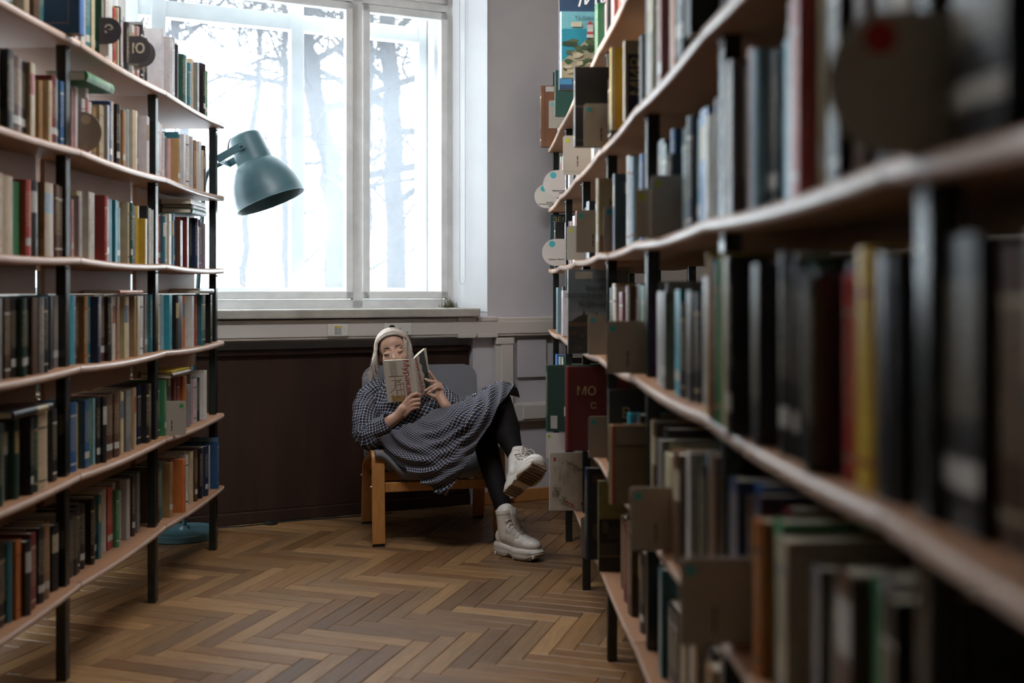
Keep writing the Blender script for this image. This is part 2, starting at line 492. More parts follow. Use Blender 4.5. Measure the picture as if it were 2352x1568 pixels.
# floor: herringbone parquet, one mesh
def wood_floor_mat():
    m = bpy.data.materials.new('oak_parquet'); m.use_nodes = True
    nt = m.node_tree; b = nt.nodes['Principled BSDF']
    a = nt.nodes.new('ShaderNodeAttribute'); a.attribute_name = 'col'
    uv = nt.nodes.new('ShaderNodeUVMap'); uv.uv_map = 'UVMap'
    mp = nt.nodes.new('ShaderNodeMapping'); mp.inputs['Scale'].default_value = (2.2, 28, 1)
    nt.links.new(uv.outputs[0], mp.inputs[0])
    nz = nt.nodes.new('ShaderNodeTexNoise'); nz.inputs['Scale'].default_value = 1.6; nz.inputs['Detail'].default_value = 3; nz.inputs['Distortion'].default_value = 0.8
    nt.links.new(mp.outputs[0], nz.inputs['Vector'])
    ring = math_(nt, 'MULTIPLY', nz.outputs['Fac'], 26.0)
    ring = math_(nt, 'SINE', ring)
    mp2 = nt.nodes.new('ShaderNodeMapping'); mp2.inputs['Scale'].default_value = (14, 420, 1)
    nt.links.new(uv.outputs[0], mp2.inputs[0])
    n2 = nt.nodes.new('ShaderNodeTexNoise'); n2.inputs['Scale'].default_value = 1.0; n2.inputs['Detail'].default_value = 2
    nt.links.new(mp2.outputs[0], n2.inputs['Vector'])
    g = math_(nt, 'MULTIPLY_ADD', ring, 0.13, 0.92)
    g2 = math_(nt, 'MULTIPLY_ADD', n2.outputs['Fac'], 0.5, -0.25)
    g = math_(nt, 'ADD', g, g2)
    sc = nt.nodes.new('ShaderNodeVectorMath'); sc.operation = 'SCALE'
    nt.links.new(a.outputs['Color'], sc.inputs[0]); nt.links.new(g, sc.inputs['Scale'])
    nt.links.new(sc.outputs[0], b.inputs['Base Color'])
    b.inputs['Roughness'].default_value = 0.4
    rr = math_(nt, 'MULTIPLY_ADD', n2.outputs['Fac'], 0.22, 0.30); nt.links.new(rr, b.inputs['Roughness'])
    bp = nt.nodes.new('ShaderNodeBump'); bp.inputs['Strength'].default_value = 0.25; bp.inputs['Distance'].default_value = 0.001
    nt.links.new(n2.outputs['Fac'], bp.inputs['Height']); nt.links.new(bp.outputs['Normal'], b.inputs['Normal'])
    return m
M_floor = wood_floor_mat()
mb = MB()
rf = random.Random(3)
PW, PL = 0.068, 0.408
ang = math.radians(-18)
ca, sa = math.cos(ang), math.sin(ang)
def fl(x, y): return (x * ca - y * sa - 0.31, x * sa + y * ca + 3.2)
PAL = [(0.26, 0.135, 0.052), (0.22, 0.112, 0.043), (0.30, 0.165, 0.068), (0.20, 0.105, 0.045), (0.25, 0.142, 0.064), (0.33, 0.185, 0.078), (0.18, 0.098, 0.044)]
def plank(x0, y0, along_x):
    lx, ly = (PL, PW) if along_x else (PW, PL)
    cx, cy = fl(x0 + lx / 2, y0 + ly / 2)
    if not (ROOM_L - 0.2 < cx < ROOM_R + 0.2 and ROOM_B < cy < 7.4): return
    nn = (cx - P02[0]) * N2[0] + (cy - P02[1]) * N2[1]
    if nn > 0.25: return
    g = 0.0011; z = rf.uniform(-0.0006, 0.0)
    ring = [(x0 + g, y0 + g), (x0 + lx - g, y0 + g), (x0 + lx - g, y0 + ly - g), (x0 + g, y0 + ly - g)]
    g2 = g + 0.0012
    ring2 = [(x0 + g2, y0 + g2), (x0 + lx - g2, y0 + g2), (x0 + lx - g2, y0 + ly - g2), (x0 + g2, y0 + ly - g2)]
    vs = [(*fl(*p), -0.006) for p in ring] + [(*fl(*p), z - 0.001) for p in ring] + [(*fl(*p), z) for p in ring2]
    c = rf.choice(PAL); k = rf.uniform(0.70, 1.05); mb.cur = (c[0] * k, c[1] * k, c[2] * k, 1)
    ou, ov = rf.uniform(0, 40), rf.uniform(0, 40)
    def uvp(p):
        a, b_ = (p[0] - x0, p[1] - y0) if along_x else (p[1] - y0, p[0] - x0)
        return (a + ou, b_ + ov)
    u2 = tuple(uvp(p) for p in ring2); u1 = [uvp(p) for p in ring]
    fs = [(8, 9, 10, 11)]; us = [u2]
    for i in range(4):
        j = (i + 1) % 4
        fs.append((4 + i, 4 + j, 8 + j, 8 + i)); us.append((u1[i], u1[j], u2[j], u2[i]))
        fs.append((i, j, 4 + j, 4 + i)); us.append((u1[i], u1[j], u1[j], u1[i]))
    mb.add(vs, fs, us)
for j in range(-16, 17):
    for k in range(-75, 76):
        ox, oy = k * PW + j * PL, k * PW - j * PL
        plank(ox, oy, True); plank(ox + PL, oy + PW - PL, False)
mb.cur = (0.025, 0.017, 0.012, 1)
mb.box(ROOM_L, ROOM_R, ROOM_B, 7.2, -0.06, -0.005)
floor = mb.build('floor', M_floor)
tag(floor, 'worn brown oak herringbone parquet floor', 'floor', kind='structure')

# baseboard along the wall
mb = MB(); wbox(mb, T_END, NICHE - 0.01, -0.022, -0.001, 0, 0.07)
tag(mb.build('baseboard_back', M_beech, bevel=0.004), 'brown wooden baseboard under the grey wall', 'baseboard', kind='structure')

# boarded niche under the window
rc = thing('radiator_cover', 'dark red brown wooden radiator cover under the window', 'radiator cover', W((NICHE + TWL) / 2, 0.06, 0))
mb = MB(); wbox(mb, NICHE + 0.005, TWL - 0.02, 0.045, 0.07, 0.06, 0.86); mb.build('panel', M_dark, rc, bevel=0.004)
mb = MB()
wbox(mb, NICHE + 0.005, TWL - 0.02, 0.03, 0.09, 0.002, 0.06); mb.build('plinth', M_dark, rc, bevel=0.003)
mb = MB(); wbox(mb, NICHE + 0.005, TWL - 0.02, 0.02, 0.13, 0.86, 0.885); mb.build('top_board', M_dark, rc, bevel=0.003)

# window sill
T_SILL_R = t_of(1104, -0.09)
mb = MB(); wbox(mb, T_SILL_R, TWL, -0.09, NI + 0.02, Z_SILL - 0.046, Z_SILL)
tag(mb.build('trim_2', M_sill, bevel=0.006), 'weathered grey window sill board', 'window sill', kind='structure')

# ---- the double window
w1 = bpy.data.objects.new('window_1', None); COL.objects.link(w1); w1.location = W(1.5, NI, Z_SILL)
tag(w1, 'large white double window onto bare trees', 'window', kind='structure')
def member(mbx, n0, n1, px0, px1, z0, z1, nn):     # upright between two pixel columns
    wbox(mbx, t_of(px0, nn), t_of(px1, nn), n0, n1, z0, z1)
mb = MB()
ti = lambda px: t_of(px, NI)
zi = lambda py, px: z_of(py, ti(px), NI)
zg0 = zi(669, 920)                       # bottom of the panes
ZR0, ZR1 = zi(43, 1010), zi(6, 1010)     # top rail over the big panes
def upr(mbx, tc, hw, n0, n1, z0, z1): wbox(mbx, tc - hw, tc + hw, n0, n1, z0, z1)
wbox(mb, TR1 - 0.01, TWL, NI - 0.01, NI + 0.06, Z_SILL - 0.01, zg0 - 0.045)        # bottom frame rail
wbox(mb, TR1 - 0.01, ti(1024), NI - 0.01, NI + 0.06, Z_SILL, Z_TOP)                # right frame stile
mull = [ti(820), ti(255), ti(255) + (ti(255) - ti(820))]
for tm in mull: upr(mb, tm, 0.032, NI - 0.01, NI + 0.06, Z_SILL, Z_TOP)
wbox(mb, TWL - 0.05, TWL, NI - 0.01, NI + 0.06, Z_SILL, Z_TOP)
wbox(mb, TR1, TWL, NI - 0.01, NI + 0.06, ZR0 + 0.035, ZR1 - 0.01)
wbox(mb, TR1, TWL, NI - 0.01, NI + 0.06, Z_TOP - 0.05, Z_TOP)
mb.build('inner_frame', M_frame, w1, bevel=0.004)
mb = MB()
edges = [ti(1026)] + mull + [TWL - 0.03]
for a, b in zip(edges, edges[1:]):
    a2, b2 = (a + 0.0) if a == edges[0] else a + 0.026, b - 0.026
    for z0, z1 in ((zg0 - 0.04, ZR0 + 0.03), (ZR1 - 0.012, Z_TOP - 0.04)):
        s = 0.042
        wbox(mb, a2, a2 + s, NI - 0.022, NI + 0.03, z0, z1); wbox(mb, b2 - s, b2, NI - 0.022, NI + 0.03, z0, z1)
        wbox(mb, a2, b2, NI - 0.022, NI + 0.03, z0, z0 + s); wbox(mb, a2, b2, NI - 0.022, NI + 0.03, z1 - s, z1)
mb.build('casement', M_frame, w1, bevel=0.005)
mb = MB()
for a, b in zip(edges, edges[1:]): wbox(mb, a + 0.02, b - 0.02, NI + 0.008, NI + 0.012, zg0 - 0.03, Z_TOP - 0.03)
mb.build('inner_pane', M_glass, w1)
# outer frame
to = lambda px: t_of(px, NO)
mb = MB()
wbox(mb, TR1 - 0.02, TWL, NI + 0.055, NW - 0.02, Z_SILL - 0.05, zg0 - 0.03)        # ledge between the casements
upr(mb, to(968), 0.025, NO - 0.03, NO + 0.05, Z_SILL, Z_TOP)
wbox(mb, TR1 - 0.02, to(978), NI + 0.06, NO + 0.08, Z_SILL, Z_TOP)
omull = [to(681), to(681) + (to(681) - to(968)), to(300), to(300) + 0.62]
for tm in omull: upr(mb, tm, 0.036, NO - 0.03, NO + 0.05, Z_SILL, Z_TOP)
zt0 = z_of(98, to(950), NO); zt1 = z_of(64, to(950), NO)
wbox(mb, to(985), TWL, NO - 0.02, NO + 0.05, zt0, zt1)
wbox(mb, to(985), TWL, NO - 0.02, NO + 0.05, zg0 - 0.05, zg0 + 0.02)
wbox(mb, to(985), TWL, NO - 0.02, NO + 0.05, Z_TOP - 0.06, Z_TOP)
mb.build('outer_frame', M_frame, w1, bevel=0.004)
mb = MB(); wbox(mb, to(985), TWL, NO + 0.008, NO + 0.012, zg0 - 0.03, Z_TOP - 0.03); mb.build('outer_pane', M_glass, w1)

# moss in the corner of the sill
mb = MB(); rm = random.Random(5)
for k in range(90):
    p = W(TR1 + rm.gauss(0.02, 0.02), NI - 0.03 + rm.gauss(0, 0.012), Z_SILL + 0.002)
    h = abs(rm.gauss(0.02, 0.014)) * (1 + 0.6 * (rm.random() > 0.8))
    mb.tube([p, p + Vector((rm.gauss(0, 0.006), rm.gauss(0, 0.006), h))], [0.0016, 0.0006], n=4)
M_moss = mat('dry_moss', (0.12, 0.12, 0.055), 0.95, 0.1, var=0.3, vscale=80)
tag(mb.build('moss', M_moss), 'small tuft of dry moss in the right corner of the window sill', 'moss', kind='stuff')

# bead chain of a blind, hanging before the reveal
bc = thing('blind_chain', 'looped white bead chain of a blind hanging beside the window', 'blind chain', W(t_of(1062, 0.1), 0.1, 2.9))
mb = MB(); tA, tB = t_of(1068.5, 0.1), t_of(1055.5, 0.1); d0 = W(tA, 0.1, 0).y
zlow = z_of(640, tA, 0.1)
loop = []
zz = 3.8
while zz > zlow: loop.append(W(tA, 0.1, zz)); zz -= 0.0075
for k in range(1, 8):
    w = PI * k / 8; tm = (tA + tB) / 2; r = abs(tA - tB) / 2
    loop.append(W(tm + (tA - tm) * math.cos(w), 0.1, zlow - 0.03 * math.sin(w)))
zz = zlow
while zz < 3.8: loop.append(W(tB, 0.1, zz)); zz += 0.0075
for p in loop: mb.ell(p, (0.0026, 0.0026, 0.0026), n=6, h=4)
mb.tube(loop, 0.0007, n=4)
M_bead = mat('grey_white_bead', (0.45, 0.45, 0.46), 0.4, 0.5)
mb.build('bead_loop', M_bead, bc, smooth=True)
mb = MB(); wbox(mb, tA - 0.03, tB + 0.03, 0.085, 0.115, 3.78, 3.84); mb.build('chain_bracket', M_plast, bc)

# cable trunking
ct = thing('cable_trunking', 'cream plastic cable trunking running along the wall under the sill', 'cable trunking', W(1.0, -0.03, 0.99))
tzt, tzb = 1.043, 0.938
mb = MB(); wbox(mb, T_END + 0.2, TWL + 0.1, -0.05, -0.001, tzb, tzt); mb.build('channel', M_trunk, ct, bevel=0.006)
mb = MB(); wbox(mb, T_END + 0.2, TWL + 0.1, -0.056, -0.049, tzb + 0.014, tzt - 0.022); mb.build('lid', M_trunk, ct, bevel=0.003)
for a, b in ((1051, 1092), (1096, 1142)):
    mb = MB(); wbox(mb, t_of(b, -0.05), t_of(a, -0.05), -0.060, -0.002, tzb - 0.006, tzb + 0.016); mb.build('joint_clip', M_trunk, ct, bevel=0.003)
    mb = MB(); wbox(mb, t_of(b, -0.05), t_of(a, -0.05), -0.060, -0.002, tzt - 0.02, tzt + 0.003); mb.build('joint_clip', M_trunk, ct, bevel=0.003)
vt = thing('cable_trunking', 'upright cream cable trunking dropping down the grey wall', 'cable trunking', W(t_of(1156, -0.03), -0.03, 0))
a, b = t_of(1179, -0.05), t_of(1141, -0.05)
mb = MB(); wbox(mb, a, b, -0.048, -0.001, 0.03, tzb - 0.012); mb.build('channel', M_trunk, vt, bevel=0.006)
mb = MB(); wbox(mb, a, a + (b - a) * 0.72, -0.054, -0.047, 0.03, tzb - 0.03); mb.build('lid', M_trunk, vt, bevel=0.003)
mb = MB(); wbox(mb, a - 0.004, b + 0.004, -0.058, -0.001, tzb - 0.045, tzb - 0.008); mb.build('end_collar', M_trunk, vt, bevel=0.004)
lt = thing('cable_trunking', 'low cream cable trunking at knee height behind the crossed legs', 'cable trunking', W(t_of(1230, -0.03), -0.03, 0.5))
z0, z1 = z_of(966, t_of(1230, -0.05), -0.05), z_of(925, t_of(1230, -0.05), -0.05)
mb = MB(); wbox(mb, T_END + 0.2, a - 0.006, -0.05, -0.001, z0, z1); mb.build('channel', M_trunk, lt, bevel=0.006)
mb = MB(); wbox(mb, T_END + 0.2, t_of(1201, -0.05), -0.057, -0.049, z0 + 0.012, z1 - 0.01); mb.build('lid', M_trunk, lt, bevel=0.003)
# shallow painted box on the wall
mb = MB(); wbox(mb, t_of(1252, 0), t_of(1185, 0), -0.02, -0.001, 0.70, tzb - 0.02)
tag(mb.build('wall_panel', M_wall, bevel=0.004), 'shallow grey painted access panel under the trunking', 'access panel')

def outlet(px0, px1, label, cat, kind):
    n0 = -0.057
    ta, tb = t_of(px1, n0), t_of(px0, n0)
    z0, z1 = tzb + 0.016, tzt - 0.024
    o = thing('wall_socket' if kind == 's' else 'network_socket', label, cat, W((ta + tb) / 2, n0, (z0 + z1) / 2))
    mb = MB(); wbox(mb, ta, tb, n0 - 0.012, n0, z0, z1); mb.build('face_plate', M_plast, o, bevel=0.004)
    tm = (ta + tb) / 2; zm = (z0 + z1) / 2
    if kind == 's':
        for k, dk in ((0.022, True), (-0.022, False)):
            m = frame_m(W(tm + k + 0.012, n0 - 0.0125, zm + 0.004), (-U2[0], -U2[1], 0), (0, 0, 1))
            m2 = Matrix.Translation(m.translation) @ Matrix((Vector((U2[0], U2[1], 0)), Vector((0, 0, 1)), Vector((N2[0], N2[1], 0)))).transposed().to_4x4()
            mb = MB(); mb.lathe([(0.0195, -0.003), (0.0195, 0.0005), (0.0175, 0.0005), (0.0165, -0.0006), (0.0, -0.0006)], 28, m2)
            mb.build('socket_well', M_black if dk else M_plast, o, smooth=True)
            if not dk:
                mb = MB(); mb.lathe([(0.0035, -0.004), (0.0035, -0.001), (0.0, -0.001)], 12, m2); mb.build('earth_pin', M_black, o)
        mk = Matrix.Translation(W(tm - 0.052, n0 - 0.0126, zm - 0.019)) @ Matrix((Vector((U2[0], U2[1], 0)), Vector((0, 0, 1)), Vector((-N2[0], -N2[1], 0)))).transposed().to_4x4()
        mb = MB(); mb.prism([(-0.004, 0.004), (-0.002, 0.0055), (0.0, 0.004), (0.001, 0.0), (-0.002, -0.004), (-0.004, -0.001)], 0, 0.0004, xf(o).inverted() @ mk)
        mb.box(0.003, 0.0045, -0.005, 0.005, 0, 0.0004, xf(o).inverted() @ mk)
        mb.build('printed_mark', M_ink, o, world=False)
    else:
        for k in (-0.0095, 0.0095):
            mb = MB(); wbox(mb, tm + k - 0.008, tm + k + 0.008, n0 - 0.0135, n0 - 0.011, zm - 0.022, zm + 0.012)
            j = mb.build('jack_shutter', mat('grey_shutter', (0.3, 0.32, 0.31), 0.35, 0.5), o, bevel=0.001)
            mb = MB(); wbox(mb, tm + k - 0.008, tm + k + 0.008, n0 - 0.0135, n0 - 0.011, zm + 0.012, zm + 0.022)
            mb.build('yellow_tab', mat('yellow_tab', (0.5, 0.36, 0.04), 0.5, 0.4), o)
outlet(751, 799, 'pale wall plate with two grey network jacks under yellow tabs', 'network socket', 'n')
outlet(881, 944, 'pale double power socket on the trunking above the reader', 'wall socket', 's')

# ceiling luminaire over the window end of the aisle, well above the view
LX, LY, LZ0 = -0.55, 3.45, 2.95
lum = thing('ceiling_lamp', 'white ceiling luminaire hanging over the window end of the aisle', 'ceiling lamp', (LX, LY, LZ0), 0.0)
mb = MB(); mb.box(-0.62, 0.62, -0.17, 0.17, 0.0, 0.08); mb.build('housing', M_frame, lum, world=False, bevel=0.006)
for x in (-0.45, 0.45):
    mb = MB(); mb.tube([(x, 0, 0.08), (x, 0, CEIL - LZ0)], 0.006, n=8); mb.build('hanger', M_metal, lum, world=False)
ld = bpy.data.lights.new('lamp_light', 'AREA'); ld.shape = 'RECTANGLE'; ld.size = 1.16; ld.size_y = 0.30
ld.energy = 26.0; ld.color = (0.97, 0.97, 1.0)
lo = bpy.data.objects.new('lamp_light', ld); COL.objects.link(lo); lo.parent = lum; lo.location = (0, 0, -0.004)
# ------------------------------------------------------------------ outside: snowy ground and bare trees
mb = MB(); mb.box(-40, 30, 6.9, 60, -1.3, -1.2); g = mb.build('ground', M_snow)
tag(g, 'snowy ground outside the window', 'ground', kind='structure')
mb = MB(); mb.box(-40, ROOM_L - 0.4, -20, 6.9, -1.3, -1.2)
tag(mb.build('ground', M_snow), 'snowy ground left of the building', 'ground', kind='structure')

def grow(mbx, p, d, r, length, level, rr, spread=0.75, droop=0.0):
    seg = 5 if level > 1 else 4
    path = [p.copy()]; rad = [r]; q = p.copy(); v = d.copy()
    for i in range(seg):
        v = (v + Vector((rr.gauss(0, 0.13), rr.gauss(0, 0.13), rr.gauss(0, 0.09) + 0.03 - droop * (3 - level) * 0.05))).normalized()
        q = q + v * (length / seg); path.append(q.copy()); rad.append(max(r * (1 - 0.62 * (i + 1) / seg), 0.0038))
    mbx.tube(path, rad, n=5 if level > 1 else 4, cap=False)
    if level <= 0: return
    nb = {3: 5, 2: 4, 1: 4}.get(level, 5)
    for k in range(nb):
        i = rr.randint(1, seg)
        a = v.orthogonal().normalized(); a.rotate(Matrix.Rotation(rr.uniform(0, 2 * PI), 3, v))
        nd = (v * rr.uniform(0.35, 0.9) + a * spread).normalized()
        grow(mbx, path[i], nd, max(rad[i] * rr.uniform(0.45, 0.7), 0.0038), length * rr.uniform(0.5, 0.75), level - 1, rr, spread, droop)

def tree(label, pts, r0, r1, nb, seed, blen=1.6, droop=0.3, level=3):
    rr = random.Random(seed)
    base = Vector(pts[0])
    t = thing('bare_tree', label, 'tree', (base.x, base.y, -1.2), 0, 'bare trees outside the window')
    path = catmull([Vector((base.x, base.y, -1.25))] + [Vector(p) for p in pts], 24)
    rad = [r0 + (r1 - r0) * i / 23 for i in range(24)]
    for i in range(24): path[i] += Vector((rr.gauss(0, 0.02), rr.gauss(0, 0.02), 0))
    mb = MB(); mb.tube(path, rad, n=12); mb.build('trunk', M_bark, t, smooth=True, angle=180)
    mb = MB()
    for k in range(nb):
        i = rr.randint(6, 23); a = rr.uniform(0, 2 * PI)
        d = Vector((math.cos(a), 0.6 * math.sin(a), rr.uniform(0.1, 0.9))).normalized()
        grow(mb, path[i], d, rad[i] * rr.uniform(0.22, 0.5), blen * rr.uniform(0.6, 1.3), level, rr, droop=droop)
    b = mb.build('branches', M_bark, t, smooth=True, angle=180)
    b['kind'] = 'stuff'
tree('leaning bare trunk seen just right of the lamp, between the two middle window bars', [at(775, 640, 10), at(752, 380, 10), at(718, 190, 10), at(708, 60, 10), at(700, -200, 10), at(690, -420, 10)], 0.115, 0.06, 16, 11)
tree('straight bare trunk seen through the narrow right hand pane', [at(908, 640, 11), at(906, 350, 11), at(893, 100, 11), at(888, -200, 11), at(885, -380, 11)], 0.115, 0.07, 16, 23)
tree('thin bare tree behind the top books of the left bookcase', [at(430, 640, 14), at(425, 300, 14), at(395, 50, 14), at(380, -300, 14)], 0.10, 0.04, 14, 31, blen=2.2)
tree('slim forked bare tree seen left of the lamp shade', [at(560, 640, 15), at(575, 350, 15), at(600, 100, 15), at(615, -250, 15)], 0.07, 0.03, 14, 47, blen=2.2)
tree('far bare tree rising between the two nearer trunks', [at(840, 640, 17), at(845, 300, 17), at(850, 0, 17), at(850, -200, 17)], 0.10, 0.04, 14, 59, blen=2.0)
tree('far bare tree at the right edge of the window', [at(985, 640, 15), at(980, 300, 15), at(960, 50, 15), at(955, -250, 15)], 0.09, 0.04, 14, 61, blen=2.0)
tree('bare tree standing furthest left behind the bookcase', [at(200, 640, 12), at(215, 300, 12), at(220, 0, 12), at(240, -250, 12)], 0.11, 0.05, 12, 73, blen=2.0)
tree('far bare tree low behind the lamp shade', [at(660, 640, 22), at(650, 400, 22), at(655, 100, 22), at(650, -100, 22)], 0.12, 0.05, 14, 83, blen=2.6)

# withered shrub right behind the lower left pane
mb = MB(); rs = random.Random(9)
for k in range(420):
    px = rs.gauss(560, 40); py = 668 - abs(rs.gauss(0, 18))
    p = at(px, py, 6.35 + rs.uniform(-0.05, 0.12))
    s = rs.uniform(0.002, 0.007)
    a = Vector((rs.gauss(0, 1), rs.gauss(0, 1), rs.gauss(0, 1))).normalized() * s
    b = a.orthogonal().normalized() * s * 0.7
    c = rs.choice([(0.30, 0.17, 0.12, 1), (0.12, 0.12, 0.07, 1), (0.36, 0.22, 0.17, 1), (0.10, 0.07, 0.05, 1)])
    mb.cur = c
    mb.add([p - a, p + b, p + a, p - b], [(0, 1, 2, 3)])
    if k % 30 == 0: mb.tube([p, p + Vector((rs.gauss(0, 0.03), 0, -0.3)), Vector((p.x, p.y, -1.21))], 0.0015, n=4)
tag(mb.build('withered_shrub', M_plain), 'withered brown shrub showing at the foot of the window near the lamp', 'shrub', kind='stuff')
# ------------------------------------------------------------------ bookcases
TH = 0.024; SAG = 0.009
LZ = [1.965, 1.63, 1.295, 0.96, 0.625, 0.29]
RZ = [1.985, 1.65, 1.315, 0.98, 0.645, 0.31]
LJ = [0.0, 0.81, 1.62, 2.43, 3.235, 4.035, 4.845]  # first three bays lie out of view, added to shade the aisle
RJ = [0.2, 1.01, 1.815, 2.615, 3.405, 4.205, 5.01, 5.845]
YAW_R = math.atan(0.032)
def Bp(side, s, w, z):
    if side == 'L': return Vector((-1.335 - w, s, z))
    return Vector((0.39 - 0.032 * s + w, s + 0.032 * w, z))
def sag(J, s):
    for a, b in zip(J, J[1:]):
        if a <= s <= b:
            u = (s - a) / (b - a); return SAG * 4 * u * (1 - u)
    return 0.0
DEPTH = 0.50
def bookcase(side, Z, J, label):
    root = thing('bookcase', label, 'bookcase', Bp(side, J[-1], 0.15, 0))
    def bx(mb, s0, s1, w0, w1, z0, z1):
        a = [Bp(side, s0, w0, z0), Bp(side, s1, w0, z0), Bp(side, s1, w1, z0), Bp(side, s0, w1, z0)]
        return mb.hexa(a + [p + Vector((0, 0, z1 - z0)) for p in a])
    for zi_, z in enumerate(Z):
        for a, b in zip(J, J[1:]):
            mb = MB(); n = 12
            a2, b2 = a + 0.0025, b - 0.0025
            ring = []
            for i in range(n + 1):
                u = i / n; s = a2 + (b2 - a2) * u; dz = -SAG * 4 * u * (1 - u)
                prof = [(0.0, -TH + 0.003), (0.003, -TH), (DEPTH, -TH), (DEPTH, 0), (0.003, 0), (0.0, -0.003)]
                ring.append([Bp(side, s, w, z + dz + q) for w, q in prof])
            vs = [p for r in ring for p in r]; m = 6; fs = []
            for i in range(n):
                for k in range(m):
                    q = (k + 1) % m
                    fs.append((i * m + k, i * m + q, (i + 1) * m + q, (i + 1) * m + k))
            fs.append(tuple(reversed(range(m)))); fs.append(tuple(range(n * m, n * m + m)))
            mb.add(vs, fs)
            o = mb.build('shelf', M_shelf, root, smooth=True, angle=25)
            mb = MB(); rows = []
            for i in range(n + 1):
                u = i / n; s = a2 + (b2 - a2) * u; dz = z - SAG * 4 * u * (1 - u)
                rows.append([Bp(side, s, w, dz + q) for w, q in ((0.0004, -TH + 0.0035), (-0.0012, -TH + 0.005), (-0.0012, -0.005), (0.0004, -0.0035))])
            mb.grid(rows); mb.build('lit_edge_band', M_edge, o, smooth=True, angle=180)
            # hanging back rail under the board
            if side == 'L' and zi_:
                mb = MB(); bx(mb, a + 0.05, b - 0.006, 0.135, 0.150, z - TH - SAG - 0.082, z - TH - 0.001)
                mb.build('back_rail', M_shelf, root, bevel=0.002)
    top = Z[0] + (0.0 if side == 'L' else 0.42)
    for k, s in enumerate(J):
        s0 = s - 0.052 if k else s + 0.012
        for w0, w1, nm in ((0.024, 0.056, 'front_post'), (0.446, 0.478, 'rear_post')):
            mb = MB(); bx(mb, s0, s0 + 0.032, w0, w1, 0.0, top - (TH + 0.001 if side == 'L' else 0))
            p = mb.build(nm, M_post, root, bevel=0.003)
        for z in Z:      # chrome screw heads holding the boards
            mb = MB(); c = Bp(side, s0 + 0.016, 0.022, z - TH - 0.012)
            mb.ell(c, (0.0035, 0.0035, 0.0035), n=8, h=6); mb.build('screw', M_metal, root, smooth=True)
    return root
bookcase('L', LZ, LJ, 'left open bookcase of wooden boards on black posts, packed with books')
bookcase('R', RZ, RJ, 'right open bookcase of wooden boards on black posts, blurred towards the camera')

# ------------------------------------------------------------------ books
CC = {'w': ('white', (.56, .53, .50)), 'c': ('cream', (.52, .43, .28)), 'g': ('grey', (.24, .24, .235)), 'k': ('black', (.022, .021, .022)),
      'n': ('navy', (.022, .036, .085)), 'b': ('blue', (.035, .12, .30)), 't': ('teal', (.035, .16, .19)), 'l': ('sky-blue', (.25, .40, .50)),
      'e': ('forest-green', (.025, .075, .05)), 'E': ('green', (.055, .22, .10)), 'r': ('maroon', (.17, .025, .028)), 'R': ('red', (.40, .06, .05)),
      'o': ('orange', (.48, .15, .04)), 'y': ('yellow', (.56, .37, .04)), 'm': ('brown', (.10, .052, .03)), 'a': ('tan', (.34, .20, .09)),
      'p': ('purple', (.15, .09, .17)), 'P': ('pink', (.46, .27, .26)), 'T': ('turquoise', (.04, .30, .38)), 'v': ('olive', (.16, .14, .06))}
BOOKS = []      # every record: dict(side, sh, bay, s0, s1, h, depth, setback, key, special)
def fillcell(side, sh, bay, spec, s_from, s_to, seed, setback=0.04, hbase=0.212, hvar=0.03):
    rr = random.Random(seed)
    toks = []; i = 0
    while i < len(spec):
        k = spec[i]; i += 1; wd = 1.0; hh = None
        while i < len(spec) and spec[i] in "'`^,!":
            ch = spec[i]; i += 1
            if ch == "'": wd *= 1.7
            if ch == '`': wd *= 0.55
            if ch == '^': hh = hbase + hvar * 1.6
            if ch == ',': hh = hbase - hvar * 1.3
            if ch == '!': hh = hbase + hvar * 2.2
        toks.append((k, wd * rr.uniform(0.7, 1.35), hh))
    tot = sum(t[1] for t in toks); s = s_from
    run = 0; hb = hbase
    recs = []
    for k, wd, hh in toks:
        th = wd / tot * (s_to - s_from)
        if run <= 0: run = rr.randint(1, 4); hb = rr.gauss(hbase, hvar * 0.55)
        run -= 1
        h = hh if hh else hb + rr.gauss(0, 0.006)
        h = min(max(h, 0.15), 0.218 if side == 'L' and sh else 0.285)
        recs.append(dict(side=side, sh=sh, bay=bay, s0=s + 0.0006, s1=s + th - 0.0006, h=h, depth=rr.uniform(0.13, 0.165), setback=max(setback + rr.gauss(0, 0.013 if setback > 0.02 else 0.004), -0.02), key=k, seed=rr.random()))
        s += th
    BOOKS.extend(recs); return recs

def lc(sh, bay, spec, f0=0.0, f1=1.0, **kw):
    a, b = LJ[bay + 3], LJ[bay + 4]
    a += 0.014; b -= 0.055
    if bay == 2: b -= 0.0
    fillcell('L', sh, bay, spec, a + (b - a) * f0, a + (b - a) * f1, 100 + sh * 10 + bay, **kw)
def rc_(sh, bay, spec, f0=0.0, f1=1.0, **kw):      # spec written from the window end towards the camera
    a, b = RJ[6 - bay], RJ[7 - bay]
    a += 0.014; b -= 0.055
    fillcell('R', sh, bay, spec[::-1] if not any(c in spec for c in "'`^,!") else revspec(spec), b - (b - a) * f1, b - (b - a) * f0, 500 + sh * 10 + bay, **kw)
def revspec(s):
    out = []; i = 0
    while i < len(s):
        j = i + 1
        while j < len(s) and s[j] in "'`^,!": j += 1
        out.append(s[i:j]); i = j
    return ''.join(reversed(out))

